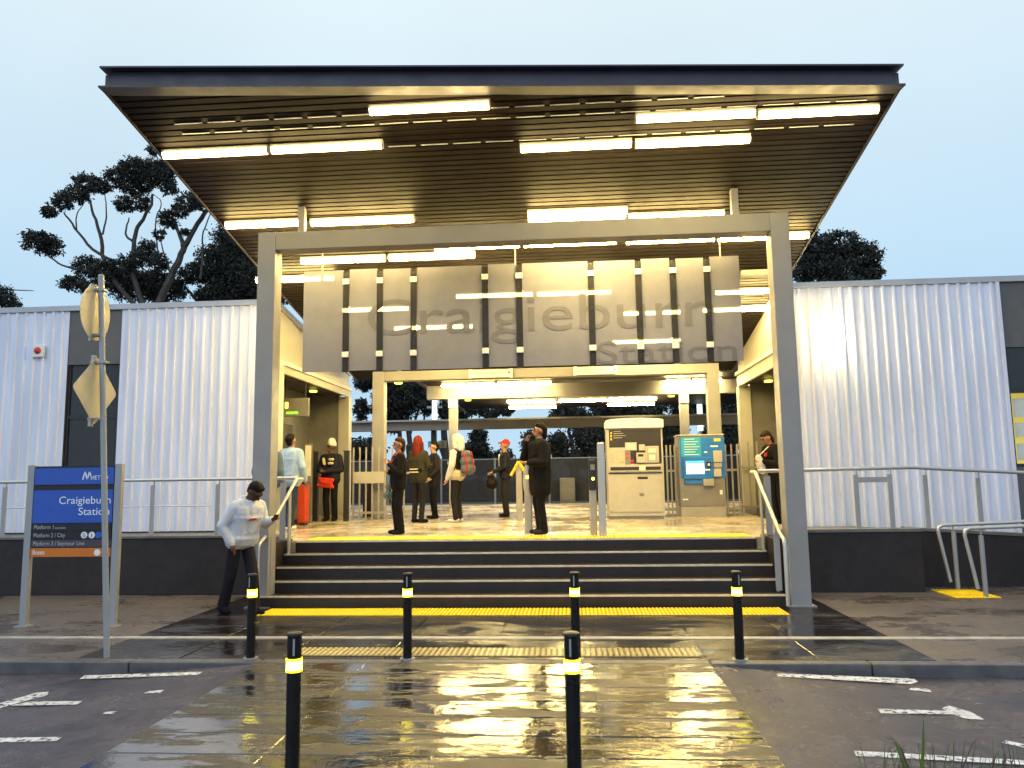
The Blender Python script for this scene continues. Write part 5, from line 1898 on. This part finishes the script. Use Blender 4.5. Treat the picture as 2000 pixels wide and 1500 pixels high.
px_tree('conical dark tree standing behind the man in the red cap', 50.0, (935, 1000), (935, 940), [(935, 850, 16, 16, 0), (930, 880, 30, 22, 0), (945, 905, 40, 20, 0), (980, 895, 20, 18, 0), (900, 905, 22, 20, 0), (1005, 910, 22, 14, 0)],
        [(.2, (935, 1000, 0), (935, 900, 0), (935, 850, 0))], .20, dens=.8*2.0, group='trees across the tracks')
px_tree('broad dark gum tree behind the cream ticket machine', 44.0, (1120, 1000), (1120, 900), [(1040, 865, 20, 28, 0), (1110, 810, 40, 22, 0), (1160, 850, 40, 40, 0), (1090, 870, 22, 26, 0), (1140, 895, 40, 18, 0), (1200, 800, 45, 20, 0)],
        [(.2, (1120, 1000, 0), (1120, 900, 0), (1110, 830, 0)), (.1, (1120, 900, 0), (1090, 860, 0)), (.09, (1120, 900, 0), (1160, 840, 0))], .19, dens=.8*1.7, group='trees across the tracks')
px_tree('dark gum tree filling the gap right of the cream ticket machine', 45.0, (1310, 1000), (1310, 900), [(1260, 800, 45, 18, 0), (1310, 850, 24, 40, 0), (1350, 800, 40, 25, 0), (1300, 895, 40, 20, 0)],
        [(.2, (1310, 1000, 0), (1310, 880, 0), (1300, 810, 0)), (.1, (1310, 880, 0), (1345, 820, 0))], .19, dens=.8*1.5, group='trees across the tracks')
px_tree('dense dark gum tree at the right end of the rear portal', 43.0, (1430, 1000), (1430, 900), [(1420, 760, 34, 34, 0), (1440, 830, 44, 44, 0), (1400, 860, 30, 36, 0), (1420, 905, 50, 22, 0)],
        [(.22, (1430, 1000, 0), (1430, 880, 0), (1420, 780, 0))], .19, dens=.8*1.8, group='trees across the tracks')

# ---------------------------------------------------------------- grass tuft in the near corner
gt = thing('grass_tuft', 'tall grass tuft rising at the lower right corner of the view', 'plant', (1.45, 2.9, -.1))
GY = 2.9


def blade(pts, w_, m):
    ps = [atY(x, y, GY + dy) for x, y, dy in pts]
    b = MB()
    n = len(ps)
    for i, q in enumerate(ps):
        ww = w_ * (1 - (i / (n - 1)) ** 1.6) + .0006
        b.v += [(q.x - ww, q.y, q.z), (q.x, q.y - ww * .5, q.z), (q.x + ww, q.y, q.z)]
    for i in range(n - 1):
        for k in (0, 1):
            b.f.append((i * 3 + k, i * 3 + k + 1, i * 3 + k + 4, i * 3 + k + 3))
            b.mi.append(0)
    b.build('blade', m, gt, smooth=True)


gz = [1790, 1800, 1820, 1860, 1900, 1930]
blade([(1795, 1990, 0), (1800, 1700, 0), (1800, 1520, 0), (1803, 1460, 0), (1804, 1394, 0)], .012, 'grass_blade')
blade([(1810, 1990, .05), (1800, 1700, .05), (1775, 1520, .05), (1750, 1450, .05), (1718, 1430, .05)], .012, 'grass_blade')
blade([(1812, 1990, .1), (1805, 1700, .1), (1785, 1530, .1), (1760, 1462, .1), (1732, 1428, .1)], .008, 'grass_dry')
blade([(1850, 1990, .1), (1862, 1700, .1), (1863, 1500, .1), (1863, 1448, .1)], .004, 'grass_dry')
blade([(1850, 1990, 0), (1870, 1700, 0), (1880, 1500, 0), (1900, 1450, 0), (1921, 1434, 0)], .0035, 'grass_dry')
blade([(1900, 1990, 0), (1935, 1700, 0), (1938, 1500, 0), (1945, 1475, 0), (1952, 1466, 0)], .0045, 'grass_dry')
blade([(1930, 1990, .1), (1960, 1700, .1), (1965, 1520, .1), (1980, 1480, .1), (2000, 1460, .1)], .0045, 'grass_blade')
for i in range(46):
    x = 1690 + rng.random() * 330
    tipy = 1440 + rng.random() * 60
    dx = rng.uniform(-40, 40)
    dy = rng.uniform(-.1, .2)
    blade([(1830 + (x - 1830) * .5, 1990, dy), (x, 1700, dy), (x + dx * .4, 1540, dy), (x + dx, tipy, dy)], rng.uniform(.004, .008), 'grass_blade' if rng.random() < .6 else 'grass_dry')
